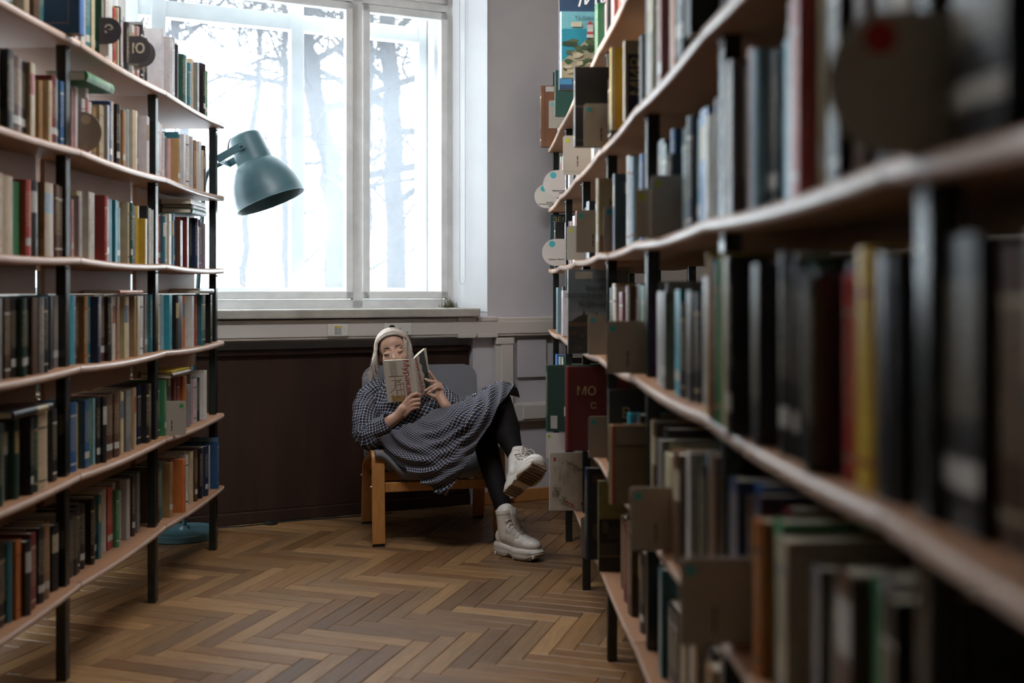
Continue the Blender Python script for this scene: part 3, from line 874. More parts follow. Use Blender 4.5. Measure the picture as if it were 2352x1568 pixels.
# left bookcase, each shelf from the camera towards the window
lc(0, 0, "cklwEcmatw", 0.40, 0.84)
lc(0, 1, "wgwtcEeo^w'WPrRcykwPkgwmPkgwmwk".replace('W', 'w'), 0.05, 1.0)
lc(0, 2, "weRkwmPkwge'atcgwkb'Em", 0.0, 0.93, hbase=0.225)
lc(1, 0, "kgkkm''kcy'oacrtb", 0.40)
lc(1, 1, "wPww,ww,wa'c'gtnba'ckkaglc'm'mwgca", 0.0, 0.96, hbase=0.215)
lc(1, 2, "wPlwgPatwgwwE'kawccwmPk", 0.0, 0.90, hbase=0.218)
lc(2, 0, "ma'a'E''Rkm'a'rmm", 0.40, hbase=0.218)
lc(2, 1, "Pwwcwwwg,gREtbrteTtwkcewtby'Ywwrkww".replace('Y', 'y'), 0.0, hbase=0.215)
lc(2, 2, "PRtkvctbmkrrTtknwakpgw", 0.0, 0.88, hbase=0.212)
lc(3, 0, "kgkmkegkmgkT'kmg", 0.40, hbase=0.235, hvar=0.012)
lc(3, 1, "T'rmkatnnp'm'kcwacc'c'wackwwkgt", 0.0, hbase=0.238, hvar=0.012)
lc(3, 2, "oclTPkkkmgrRowgPRtkkEk", 0.0, 0.91, hbase=0.236, hvar=0.012)
lc(4, 0, "geg'kemk'ec'c'kk", 0.40, hbase=0.225)
lc(4, 1, "b'ryb'E'lkkRm'm'pcag'ackknkmk", 0.0, hbase=0.23)
lc(4, 2, "eEcycwrrtogtmPw'gkww", 0.0, 0.88, hbase=0.225)
lc(5, 0, "kk'tokr'mkamk", 0.40, hbase=0.235)
lc(5, 1, "wkkkckrkwktccwR'Ewwm'wbmkgEm", 0.0, hbase=0.222, setback=0.07)
lc(5, 2, "mktEalkoma'wwwcmrkwn'b'w", 0.0, 0.93, hbase=0.228)
for k_ in range(6):
    for b_ in (-1, -2, -3): lc(k_, b_, 'kgmkcrekwntmkacmkegkmr')  # books of the unseen near bays, added to block light from the left
# right bookcase, each shelf from the window end towards the camera
rc_(0, 0, "ywkPwE", 0.35, 0.92, hbase=0.225)
rc_(0, 1, "tknbkw", 0.45, 1); rc_(0, 2, "kEwnwP", 0.47, 1)
rc_(0, 3, "wPRw'gkmnaw", 0.0, 1, hbase=0.23)
rc_(1, 0, "kmyEwgwwkP", 0.0, 1); rc_(1, 1, "kwPkwlkmwwgk", 0.0, 1)
rc_(1, 2, "wPwlekk", 0.3, 1)
rc_(1, 3, "km've", 0.16, 0.56, hbase=0.22); rc_(1, 3, "km", 0.86, 1)
rc_(1, 4, "w`v'^v'ew`rl`wo'kmgwk'mtlkm", 0.0, 1, hbase=0.262, hvar=0.01)
rc_(1, 5, "kmgmnkelmkakkmgek", 0.0, 1, hbase=0.255)
rc_(2, 0, "Pwckmwa", 0.12, 1, hbase=0.22); rc_(2, 1, "wkPgkwmRkw", 0, 1); rc_(2, 2, "kkmkwpkgkkwr", 0, 1, hbase=0.205)
rc_(2, 3, "tyoEwkmlgcb", 0.5, 1, hbase=0.225); rc_(2, 3, "kwkm", 0.04, 0.24)
rc_(2, 4, "k'elbk'lentbwgwk", 0.0, 1, hbase=0.228)
rc_(2, 5, "k'mkPnlkvTw'gwRcgwkmk'km", 0.0, 1, hbase=0.255, hvar=0.022)
rc_(2, 6, "kk'nk'km'kkn'kkm", 0.0, 1, hbase=0.25)
rc_(3, 0, "ckPrRlrRwwkg", 0.05, 1, hbase=0.225); rc_(3, 1, "wlcEkwmPgk", 0, 1); rc_(3, 2, "mwgkmkr", 0.3, 0.73)
rc_(3, 3, "eawrw'm'cmmkEtg", 0.1, 1, hbase=0.222)
rc_(3, 4, "kgpwlgkETkekkmgek", 0.0, 1, hbase=0.225)
rc_(3, 5, "y`nrEcamk", 0.02, 0.28, setback=-0.006, hbase=0.272, hvar=0.004)
rc_(3, 5, "m'kw`gkw`kekkkp'Rwy'mkk", 0.285, 1, setback=0.022, hbase=0.255, hvar=0.012)
rc_(3, 6, "k'm'kkm'al'km'kkm'", 0.0, 1, hbase=0.255)
rc_(4, 0, "kcbwcwEtk", 0.1, 1); rc_(4, 1, "ekwlkmnw", 0, 1); rc_(4, 2, "kwmPkgv", 0.2, 0.72)
rc_(4, 3, "kmn'e", 0.1, 0.5, hbase=0.22); rc_(4, 3, "kTpkm", 0.6, 0.9, hbase=0.22)
rc_(4, 4, "cmkgvc'a'ommw`tkgm", 0.0, 1, hbase=0.225)
rc_(4, 5, "nbmnroEckgvkmEgk", 0.0, 1, hbase=0.24)
rc_(5, 1, "kwmatk", 0.3, 1); rc_(5, 2, "nEvck", 0.4, 0.92); rc_(5, 3, "kmkrvmktkm", 0.2, 1)
rc_(5, 4, "m'tk'mcmkceka", 0.0, 1); rc_(5, 5, "kmvkekmntkc", 0.0, 1)

def book_mesh(mb, pg, r, M):
    """cover (spine and two boards) into mb, page block into pg; M places x along the row, y into the shelf, z up"""
    T, H, D = r['s1'] - r['s0'], r['h'], r['depth']
    rr = random.Random(int(r['seed'] * 1e9))
    base = CC[r['key']][1]
    k = rr.uniform(0.8, 1.2); base = tuple(min(1, c * k * rr.uniform(0.94, 1.06)) for c in base)
    lum = 0.3 * base[0] + 0.6 * base[1] + 0.1 * base[2]
    contrast = rr.choice([(.50, .43, .30), (.55, .52, .48), (.42, .32, .15)]) if lum < 0.2 else rr.choice([(.30, .05, .04), (.05, .06, .09), (.10, .16, .22), (.28, .18, .08)])
    style = rr.random()
    bands = [(0, 1, base, 1.0)]
    if style < 0.30: bands = [(0, .10, base, 1), (.10, .125, contrast, 1), (.125, .30, base, 1), (.30, .80, base, 0.0), (.80, .825, contrast, 1), (.825, 1, base, 1)]
    elif style < 0.52: bands = [(0, .14, base, 1), (.14, .24, (.55, .53, .48), 1), (.24, .38, base, 1), (.38, .85, base, 0.0), (.85, 1, base, 1)]
    elif style < 0.75: bands = [(0, .25, base, 1), (.25, .9, base, 0.0), (.9, 1, base, 1)]
    elif style < 0.88: bands = [(0, .58, base, 1), (.58, .86, contrast, 0.2), (.86, 1, base, 1)]
    b = 0.0022 if T > 0.012 else 0.0012
    round_ = min(T * 0.22, 0.006) * (1 if rr.random() < 0.6 else 0.15)
    prof = []
    for i in range(5):
        u = i / 4; prof.append((-T / 2 + T * u, -round_ * 4 * u * (1 - u)))
    inner = [(T / 2 - b, 0.004), (-T / 2 + b, 0.004)]
    poly = prof + [(T / 2, D), (T / 2 - b, D), inner[0], inner[1], (-T / 2 + b, D), (-T / 2, D)]
    n = len(poly); cuts = [x[0] for x in bands] + [1.0]
    vs = [M @ Vector((x, y, H * c)) for c in cuts for x, y in poly]
    mb_c = mb.cur
    for bi, (lo, hi, col, al) in enumerate(bands):
        for i in range(n):
            j = (i + 1) % n
            sp = i < 4
            mb.cur = (*(col if sp or i in (4, n - 1) and bands[0][2] != col and False else (col if sp else base)), al if sp else 1.0)
            q = (bi * n + i, bi * n + j, (bi + 1) * n + j, (bi + 1) * n + i)
            z0, z1 = H * lo, H * hi; o = r['seed'] * 50
            x0, x1 = poly[i][0] + o, poly[j][0] + o
            if not hasattr(mb, '_v0'): pass
            mb.f.append(tuple(v + len(mb.v) for v in q)); mb.c.append(mb.cur); mb.uv.append(((z0 + o, x0), (z0 + o, x1), (z1 + o, x1), (z1 + o, x0)))
    mb.cur = (*base, 1.0)
    top = len(bands) * n; L = len(mb.v)
    for a in (0, top):
        for q in ((0, 1, 2, 3, 4, 7, 8), (4, 5, 6, 7), (0, 8, 9, 10)):
            f = tuple(L + a + i for i in q)
            mb.f.append(f if a else f[::-1]); mb.c.append(mb.cur); mb.uv.append(tuple((0, 0) for _ in f))
    mb.v += [tuple(p) for p in vs]
    mb.cur = None
    e = 0.003
    pg.box(-T / 2 + b, T / 2 - b, 0.0042, D - e, e, H - e, M)

def book_matrix(r):
    side = r['side']; Z = LZ if side == 'L' else RZ; J = LJ if side == 'L' else RJ
    s = (r['s0'] + r['s1']) / 2
    z = r.get('z', None)
    if z is None: z = Z[r['sh']] - min(sag(J, r['s0']), sag(J, r['s1'])) + 0.0004
    p = Bp(side, s, r['setback'], z)
    rz = PI / 2 if side == 'L' else -PI / 2 + YAW_R
    return p, rz

ORD = ['first', 'second', 'third', 'fourth', 'fifth', 'sixth', 'seventh', 'eighth', 'ninth', 'tenth', 'eleventh', 'twelfth', 'thirteenth', 'fourteenth', 'fifteenth', 'sixteenth',
       'seventeenth', 'eighteenth', 'nineteenth', 'twentieth', 'twenty-first', 'twenty-second', 'twenty-third', 'twenty-fourth', 'twenty-fifth', 'twenty-sixth', 'twenty-seventh', 'twenty-eighth',
       'twenty-ninth', 'thirtieth', 'thirty-first', 'thirty-second', 'thirty-third', 'thirty-fourth', 'thirty-fifth', 'thirty-sixth']
SHN = ['top', 'second', 'third', 'fourth', 'fifth', 'lowest']
LBAY = ['near', 'middle', 'window-end']
RBAY = ['window-end', 'second', 'third', 'fourth', 'fifth', 'sixth', 'nearest']
def cell_name(r):
    return (r['side'], r['sh'], r['bay'])
def area(r):
    p, _ = book_matrix(r)
    T = r['s1'] - r['s0']
    q0 = Bp(r['side'], r['s0'], r['setback'], p.z); q1 = Bp(r['side'], r['s1'], r['setback'], p.z)
    a, b = proj(q0), proj(q1)
    x0, x1 = min(a[0], b[0]), max(a[0], b[0])
    y1 = a[1]; y0 = proj(q0 + Vector((0, 0, r['h'])))[1]
    w = max(0, min(x1, 2352) - max(x0, 0)); h = max(0, min(y1, 1568) - max(y0, 0))
    return w * h
def blabel(r, mode):
    nm = CC[r['key']][0]; T = r['s1'] - r['s0']
    wd = 'slim' if T < 0.018 else 'thick' if T > 0.036 else ''
    sd = 'left' if r['side'] == 'L' else 'right'
    bay = (LBAY if sd == 'left' else RBAY)[r['bay']]
    where = '%s bookcase, %s shelf, %s bay' % (sd, SHN[r['sh']], bay)
    # neighbours named in the order they show from left to right in the picture
    pv, nx = (r['prev'], r['next']) if sd == 'left' else (r['next'], r['prev'])
    def cn(x): return CC[x['key']][0]
    head = (wd + ' ' if wd else '') + nm + ' book'
    if mode == 0:
        if pv and nx: return '%s between %s and %s, %s' % (head, cn(pv), cn(nx), where)
        if pv: return '%s closing the row beside a %s one, %s' % (head, cn(pv), where)
        if nx: return '%s opening the row beside a %s one, %s' % (head, cn(nx), where)
    i = r['ord'] if sd == 'left' else r['n'] - 1 - r['ord']
    return '%s, %s from left, %s' % (head, ORD[i], where)
# the rows on the far side of both bookcases, backs of which close the view between the boards
NFRONT = len(BOOKS)
for side, J in (('L', LJ), ('R', RJ)):
    for k_ in range(6):
        for a, b in zip(J, J[1:]):
            fillcell(side, k_, 9, 'kmgkcrekwmtkamke', a + 0.018, b - 0.06, 900 + k_ * 17 + int(a * 10), setback=0.255, hbase=0.215, hvar=0.02)
for r in BOOKS[NFRONT:]: r['back'] = True; r['setback'] = max(r['setback'], 0.235)
RES = []
def prepare():
    out = []
    for r in BOOKS:
        for side, sh, a, b in RES:
            if r.get('back') or side != r['side'] or sh != r['sh'] or b <= r['s0'] or a >= r['s1']: continue
            lo, hi = a - r['s0'], r['s1'] - b
            if lo >= hi: r['s1'] = a
            else: r['s0'] = b
        if r['s1'] - r['s0'] > 0.0055: out.append(r)
    BOOKS[:] = out
    cells = {}
    for r in BOOKS: cells.setdefault(cell_name(r), []).append(r)
    for key, rs_ in cells.items():
        rs_.sort(key=lambda r: r['s0'])
        for i, r in enumerate(rs_):
            r['prev'] = rs_[i - 1] if i else None; r['next'] = rs_[i + 1] if i + 1 < len(rs_) else None
            r['ord'] = i; r['n'] = len(rs_)
    for r in BOOKS: r['area'] = 0 if r.get('back') else area(r)
# ------------------------------------------------------------------ books that stand out of the rows, and shelf dividers
def make_book(r, label, group, name='book'):
    p, rz = book_matrix(r)
    mb, pg = MB(), MB()
    book_mesh(mb, pg, r, Matrix.Identity(4))
    o = mb.build(name, M_cover, None, smooth=True, angle=50)
    o.location = p; o.rotation_euler = (0, r.get('lean', 0.0), rz)
    tag(o, label, 'book', group)
    q = pg.build('page_block', M_paper, None); q.parent = o
    return o
def cover_frame(o, r):
    """on the cover turned to the camera: u to the right, v up, in the book's own coordinates, with its width"""
    T = r['s1'] - r['s0']
    if r['side'] == 'R':
        m = frame_m((T / 2 + 0.0006, 0, 0), (0, 1, 0), (0, 0, 1))
    else:
        m = frame_m((-T / 2 - 0.0006, r['depth'], 0), (0, -1, 0), (0, 0, 1))
    return m
def special(side, sh, s0, T, setback, h, depth, key, label, seed, lean=0.0, bay=None, z=None):
    r = dict(side=side, sh=sh, bay=bay or 0, s0=s0, s1=s0 + T, h=h, depth=depth, setback=setback, key=key, seed=seed, lean=lean)
    if z: r['z'] = z
    RES.append((side, sh, s0 - 0.001, s0 + T + 0.001))
    o = make_book(r, label, 'books standing out from the rows')
    return o, r
def patch(o, r, polys, name='cover_picture', lift=0.0):
    """printed cover areas: (colour, [(u, v), ...]) as thin ink layers"""
    m = cover_frame(o, r); mb = MB()
    for i, (c, poly) in enumerate(polys):
        mb.cur = (*c, 1); z0 = lift + 0.00005 * i
        mb.prism(poly, z0, z0 + 0.00006, m)
    q = mb.build(name, M_plain, None); q.parent = o
    return q
def rect(u0, u1, v0, v1): return [(u0, v0), (u1, v0), (u1, v1), (u0, v1)]
def ctext(o, r, body, size, mt, u, v, rot=0.0, align='CENTER'):
    m = cover_frame(o, r) @ Matrix.Translation((u, v, 0.0011)) @ Matrix.Rotation(rot, 4, 'Z')
    return text(body, size, mt, o, m, align=align)
rj = random.Random(41)
def blot(cx, cy, rx, ry, n=14, j=0.25):
    return [(cx + rx * math.cos(2 * PI * k / n) * rj.uniform(1 - j, 1 + j), cy + ry * math.sin(2 * PI * k / n) * rj.uniform(1 - j, 1 + j)) for k in range(n)]

# right bookcase, top shelf
o, r = special('R', 0, 4.115, 0.03, -0.072, 0.40, 0.26, 'n', 'tall dark blue album with large white letters behind the lighthouse book', 0.31)
patch(o, r, [((.02, .05, .10), rect(0.002, .255, .002, .398)), ((.05, .20, .34), rect(.002, .05, .02, .14)), ((.03, .12, .22), rect(.01, .25, .14, .2))])
ctext(o, r, 'ИИ', 0.085, M_wht, 0.155, 0.36)
ctext(o, r, '/', 0.11, M_wht, 0.088, 0.36)
o, r = special('R', 0, 3.86, 0.022, -0.084, 0.245, 0.19, 'l', 'turquoise book with a red and white lighthouse on its cover', 0.32)
sky, sea = (.16, .42, .46), (.02, .25, .34)
polys = [(sky, rect(.001, .188, .18, .244)), (sea, rect(.001, .188, .0, .181)),
         ((.38, .33, .22), [(.001, 0), (.188, 0), (.188, .15), (.13, .155), (.09, .14), (.05, .10), (.001, .06)])]
for k in range(26): polys.append((rj.choice([(.05, .09, .04), (.09, .12, .06), (.04, .06, .03)]), blot(rj.uniform(.01, .12), rj.uniform(.03, .135), .016, .010)))
for k in range(26): polys.append((rj.choice([(.46, .38, .25), (.34, .27, .17), (.52, .44, .31)]), blot(rj.uniform(.02, .17), rj.uniform(.005, .09), .014, .008)))
polys += [((.62, .58, .52), [(.093, .148), (.120, .148), (.117, .182), (.096, .182)]), ((.45, .06, .05), rect(.0945, .1185, .160, .170)),
          ((.60, .50, .45), rect(.096, .117, .182, .196)), ((.42, .06, .05), [(.092, .196), (.121, .196), (.1065, .210)]), ((.55, .50, .36), rect(.035, .075, .188, .206))]
patch(o, r, polys)
ctext(o, r, 'ТАЛИН ПЕТ', 0.020, mat('grey_blue_ink', (.12, .22, .26), .7, .2), 0.105, 0.220)
o, r = special('R', 0, 5.755, 0.03, -0.045, 0.337, 0.2, 'm', 'tall wood-brown book at the far end of the top shelf', 0.33)
patch(o, r, [((.21, .085, .038), rect(0.001, .198, .001, .335)), ((.12, .05, .025), rect(.018, .021, .001, .335)), ((.55, .53, .5), rect(.024, .07, .305, .332))])
o, r = special('R', 0, 4.70, 0.03, -0.045, 0.205, 0.2, 'e', 'dark green bound book jutting out under the tall blue album', 0.34)
# second shelf
o, r = special('R', 1, 3.312, 0.035, -0.085, 0.252, 0.19, 'k', 'thick black book with thin pale lines jutting over the second shelf', 0.35)
patch(o, r, [((.22, .2, .17), rect(.001, .188, .125, .128)), ((.22, .2, .17), rect(.001, .188, .018, .020)), ((.035, .035, .045), rect(.001, .188, .020, .125))])
o, r = special('R', 1, 2.915, 0.03, -0.02, 0.228, 0.19, 'y', 'bright yellow book jutting from the second shelf of the right bookcase', 0.36)
patch(o, r, [((.60, .50, .32), rect(0.0, .010, 0, .228)), ((.60, .36, .015), rect(.011, .188, 0, .227)), ((.5, .42, .25), rect(.03, .188, .165, .20))])
o, r = special('R', 1, 2.79, 0.028, 0.0, 0.215, 0.19, 'c', 'cream topped navy book with МИР reading upward, beside the yellow book', 0.37)
patch(o, r, [((.40, .34, .22), rect(0.001, .188, 0.001, .214)), ((.025, .028, .07), rect(.008, .188, .0, .178))])
ctext(o, r, 'МИР', 0.046, M_gold, 0.034, 0.118, PI / 2)
# third shelf
o, r = special('R', 2, 5.76, 0.028, 0.005, 0.298, 0.2, 'e', 'dark teal book lettered ЗЕМ at the window end of the third shelf', 0.38)
patch(o, r, [((.022, .07, .085), rect(0.001, .198, 0.001, .297)), ((.45, .43, .40), blot(.055, .225, .026, .016, 20, 0.02))])
ctext(o, r, 'ЗЕМ', 0.042, M_gold, 0.058, 0.268)
o, r = special('R', 2, 3.15, 0.028, -0.028, 0.222, 0.19, 'c', 'pale yellow book with a brown picture at its foot, third right shelf', 0.61)
patch(o, r, [((.46, .37, .20), rect(0.001, .188, 0.001, .221)), ((.24, .13, .05), rect(.004, .188, .002, .05)), ((.12, .07, .035), blot(.03, .085, .012, .035)), ((.16, .09, .045), blot(.045, .06, .02, .02))])
ctext(o, r, 'и', 0.030, M_ink, 0.040, 0.150)
o, r = special('R', 2, 3.02, 0.030, 0.002, 0.222, 0.19, 'n', 'slate blue book with a pale label near its top, third right shelf', 0.62)
patch(o, r, [((.05, .075, .11), rect(0.004, .188, 0.001, .221)), ((.30, .26, .23), rect(.028, .09, .165, .198)), ((.30, .38, .46), rect(0, .003, 0, .222))])
# fourth shelf
o, r = special('R', 3, 3.60, 0.024, -0.082, 0.29, 0.21, 'g', 'large grey guidebook with a roofline skyline jutting from the fourth shelf', 0.39)
polys = [((.20, .24, .27), rect(.001, .208, .135, .289)), ((.27, .29, .30), rect(.001, .208, .10, .145)), ((.055, .05, .045), rect(.001, .208, .001, .112)),
         ((.06, .045, .035), [(.001, .105), (.03, .125), (.05, .135), (.055, .155), (.06, .135), (.09, .13), (.10, .145), (.105, .13), (.15, .14), (.16, .165), (.17, .14), (.208, .16), (.208, .10), (.001, .10)]),
         ((.50, .45, .38), rect(.025, .085, .258, .283)), ((.17, .09, .05), rect(.001, .208, .095, .108))]
for k in range(30): polys.append((rj.choice([(.08, .07, .055), (.045, .042, .04), (.10, .075, .05)]), blot(rj.uniform(.01, .2), rj.uniform(.01, .09), .012, .007)))
patch(o, r, polys)
mt = mat('dark_title_ink', (.05, .045, .045), .7, .2)
for k, tx in enumerate(('САМЫЕ', 'ЗНАМЕНИТЫЕ', 'ДОСТОПРИМЕЧАТЕЛЬНОСТИ', 'ВЕЛИКОБРИТАНИИ')): ctext(o, r, tx, 0.0185, mt, 0.125, 0.252 - 0.026 * k)
# fifth shelf
o, r = special('R', 4, 4.08, 0.03, -0.121, 0.258, 0.2, 'e', 'large dark green book jutting furthest into the aisle on the fifth shelf', 0.40)
patch(o, r, [((.024, .062, .048), rect(0.001, .198, 0.001, .257)), ((.52, .50, .46), rect(.012, .038, .012, .062))])
ctext(o, r, 'РИКО', 0.05, M_wht, 0.092, 0.185, PI / 2)
ctext(o, r, 'Г', 0.05, M_wht, 0.075, 0.075)
o, r = special('R', 4, 3.605, 0.03, -0.084, 0.29, 0.22, 'r', 'large dark red book lettered МО on the fifth shelf of the right bookcase', 0.41)
patch(o, r, [((.12, .018, .018), rect(0.004, .218, 0.001, .289)), ((.30, .03, .035), rect(0, .004, 0, .29))])
ctext(o, r, 'МО', 0.042, M_gold, 0.066, 0.205); ctext(o, r, 'С', 0.03, M_gold, 0.09, 0.155)
o, r = special('R', 4, 2.97, 0.026, -0.02, 0.272, 0.19, 'k', 'black book with golden letters В Б down its cover, fifth right shelf', 0.63)
ctext(o, r, 'В', 0.042, M_gold, 0.050, 0.205); ctext(o, r, 'Б', 0.042, M_gold, 0.050, 0.160)
o, r = special('R', 4, 2.685, 0.028, -0.047, 0.202, 0.19, 'a', 'worn tan book with a thin red spine standing before the far cards, fifth shelf', 0.64)
patch(o, r, [((.22, .165, .105), rect(0.008, .188, 0.001, .201)), ((.33, .05, .05), rect(0, .008, 0, .202)), ((.25, .20, .15), rect(.01, .188, .155, .200)), ((.08, .055, .04), rect(.01, .188, .146, .152))])
# lowest shelf
o, r = special('R', 5, 4.188, 0.012, -0.104, 0.232, 0.25, 'w', 'white map album with a printed coast jutting from the lowest shelf', 0.42)
polys = [((.50, .46, .38), rect(0.001, .248, 0.001, .231)), ((.35, .05, .04), rect(.014, .024, .198, .214))]
for k in range(46): polys.append(((.20, .19, .16), blot(.065 + .075 * (k / 46.) + rj.gauss(0, .006), .190 - .035 * (k / 46.) + rj.gauss(0, .006), .0035, .0028)))
for k in range(22): polys.append(((.24, .23, .17), blot(.025 + rj.gauss(0, .008), .075 + rj.gauss(0, .008), .004, .003)))
for k in range(16): polys.append(((.24, .23, .17), blot(.055 + rj.gauss(0, .005), .045 + rj.gauss(0, .005), .004, .003)))
polys.append(((.36, .09, .03), [(.05, .047), (.075, .034), (.093, .026), (.097, .014), (.091, .013), (.086, .024), (.06, .036)]))
polys.append(((.36, .09, .03), blot(.13, .028, .008, .006)))
for k, (u, v0, v1) in enumerate(((.018, .155, .175), (.022, .155, .175), (.036, .115, .175), (.041, .120, .176), (.053, .11, .15), (.057, .105, .15), (.063, .12, .158), (.068, .125, .158), (.074, .13, .157), (.035, .195, .21))):
    polys.append(((.12, .11, .09), rect(u, u + .0012, v0, v1)))
patch(o, r, polys)
o, r = special('R', 5, 3.425, 0.025, -0.035, 0.30, 0.2, 'n', 'tall dark blue picture book beside the leaning photo book', 0.43)
patch(o, r, [((.016, .02, .035), rect(0.004, .198, 0.001, .299)), ((.10, .05, .04), rect(.02, .09, .255, .28)), ((.10, .06, .045), blot(.035, .09, .018, .03)), ((.03, .09, .13), rect(0, .005, 0, .3))])
o, r = special('R', 5, 3.29, 0.022, -0.012, 0.285, 0.2, 'v', 'leaning book with a dim street photo under a yellow cover top', 0.44, lean=0.0)
patch(o, r, [((.27, .24, .09), rect(0.001, .198, 0.17, .284)), ((.02, .02, .022), rect(.001, .198, .001, .172)), ((.26, .19, .07), rect(.001, .198, .165, .172)), ((.09, .075, .06), blot(.02, .14, .012, .018)),
             ((.05, .045, .04), blot(.05, .12, .02, .02)), ((.06, .055, .05), rect(.001, .06, .05, .09)), ((.2, .15, .06), rect(.001, .1, .046, .05))])
# left bookcase
o, r = special('L', 0, 3.135, 0.036, -0.038, 0.285, 0.20, 'b', 'large blue binder with a thin orange border at the joint of the top shelf', 0.45)
patch(o, r, [((.018, .075, .155), rect(0.001, .196, 0.001, .284)), ((.45, .2, .10), rect(.165, .167, .03, .27)), ((.45, .2, .10), rect(.09, .167, .03, .032))])
o, r = special('L', 5, 4.768, 0.020, 0.008, 0.232, 0.17, 'b', 'blue book with small white printed tags closing the lowest left shelf', 0.46)
patch(o, r, [((.03, .09, .19), rect(0.001, .168, 0.001, .231)), ((.14, .19, .24), rect(.001, .168, .215, .231))] + [((.45, .40, .36), rect(.10, .10 + w, v, v + .008)) for v, w in ((.115, .022), (.097, .03), (.083, .022), (.058, .034), (.045, .018))])

# books lying flat on top of a row
def lying(side, sh, s, w, L, wd, T, key, label, seed, z):
    r = dict(side=side, sh=sh, bay=0, s0=0, s1=T, h=L, depth=wd, setback=w, key=key, seed=seed)
    mb, pg = MB(), MB(); book_mesh(mb, pg, r, Matrix.Identity(4))
    o = mb.build('book', M_cover, None, smooth=True, angle=50)
    base = Bp(side, s, w, z + T / 2)
    rz = PI / 2 if side == 'L' else -PI / 2 + YAW_R
    # spine to the aisle, height along the row
    R = Matrix.Rotation(rz, 4, 'Z') @ Matrix.Rotation(PI / 2, 4, 'Y')
    o.matrix_world = Matrix.Translation(base) @ R
    o.rotation_mode = 'XYZ'
    tag(o, label, 'book', 'books lying flat on top of a row')
    q = pg.build('page_block', M_paper, None); q.parent = o
    return o
def top_of(side, sh, s0, s1):
    Z = (LZ if side == 'L' else RZ)[sh]
    return Z + max([r['h'] for r in BOOKS if r['side'] == side and r['sh'] == sh and r['s1'] > s0 - .01 and r['s0'] < s1 + .01] or [0]) + 0.002
z = top_of('L', 2, 4.30, 4.62)
lying('L', 2, 4.36, 0.002, 0.20, 0.128, 0.022, 'e', 'dark green paperback at the bottom of the lying stack, third left shelf', 0.51, z)
lying('L', 2, 4.37, 0.002, 0.19, 0.128, 0.014, 'g', 'thin grey paperback in the middle of the lying stack, third left shelf', 0.52, z + 0.023)
lying('L', 2, 4.35, 0.002, 0.21, 0.128, 0.020, 'w', 'off-white paperback on top of the lying stack, third left shelf', 0.53, z + 0.038)
z = top_of('L', 1, 3.27, 3.52); lying('L', 1, 3.28, 0.002, 0.22, 0.128, 0.03, 'E', 'green book lying on the row above the beige disc, second left shelf', 0.54, z)
z = top_of('L', 3, 3.55, 3.86); lying('L', 3, 3.56, 0.002, 0.22, 0.128, 0.012, 'o', 'orange booklet lying on the row, fourth shelf, middle bay of left bookcase', 0.55, z)
z = top_of('L', 3, 4.45, 4.75); lying('L', 3, 4.47, 0.002, 0.21, 0.128, 0.02, 'w', 'white paperback lying on the row, fourth shelf, window-end bay', 0.56, z)
z = top_of('L', 4, 4.12, 4.4); lying('L', 4, 4.11, 0.002, 0.23, 0.128, 0.02, 'm', 'brown booklet lying on the row, fifth shelf, window-end bay', 0.57, z)
lying('L', 4, 4.11, 0.002, 0.23, 0.128, 0.008, 'y', 'yellow edged magazine lying on a brown booklet, fifth left shelf', 0.58, z + 0.021)
z = top_of('L', 4, 2.75, 3.0); lying('L', 4, 2.80, 0.002, 0.24, 0.128, 0.02, 'k', 'black book lying on the row, fifth shelf, near bay of left bookcase', 0.59, z)

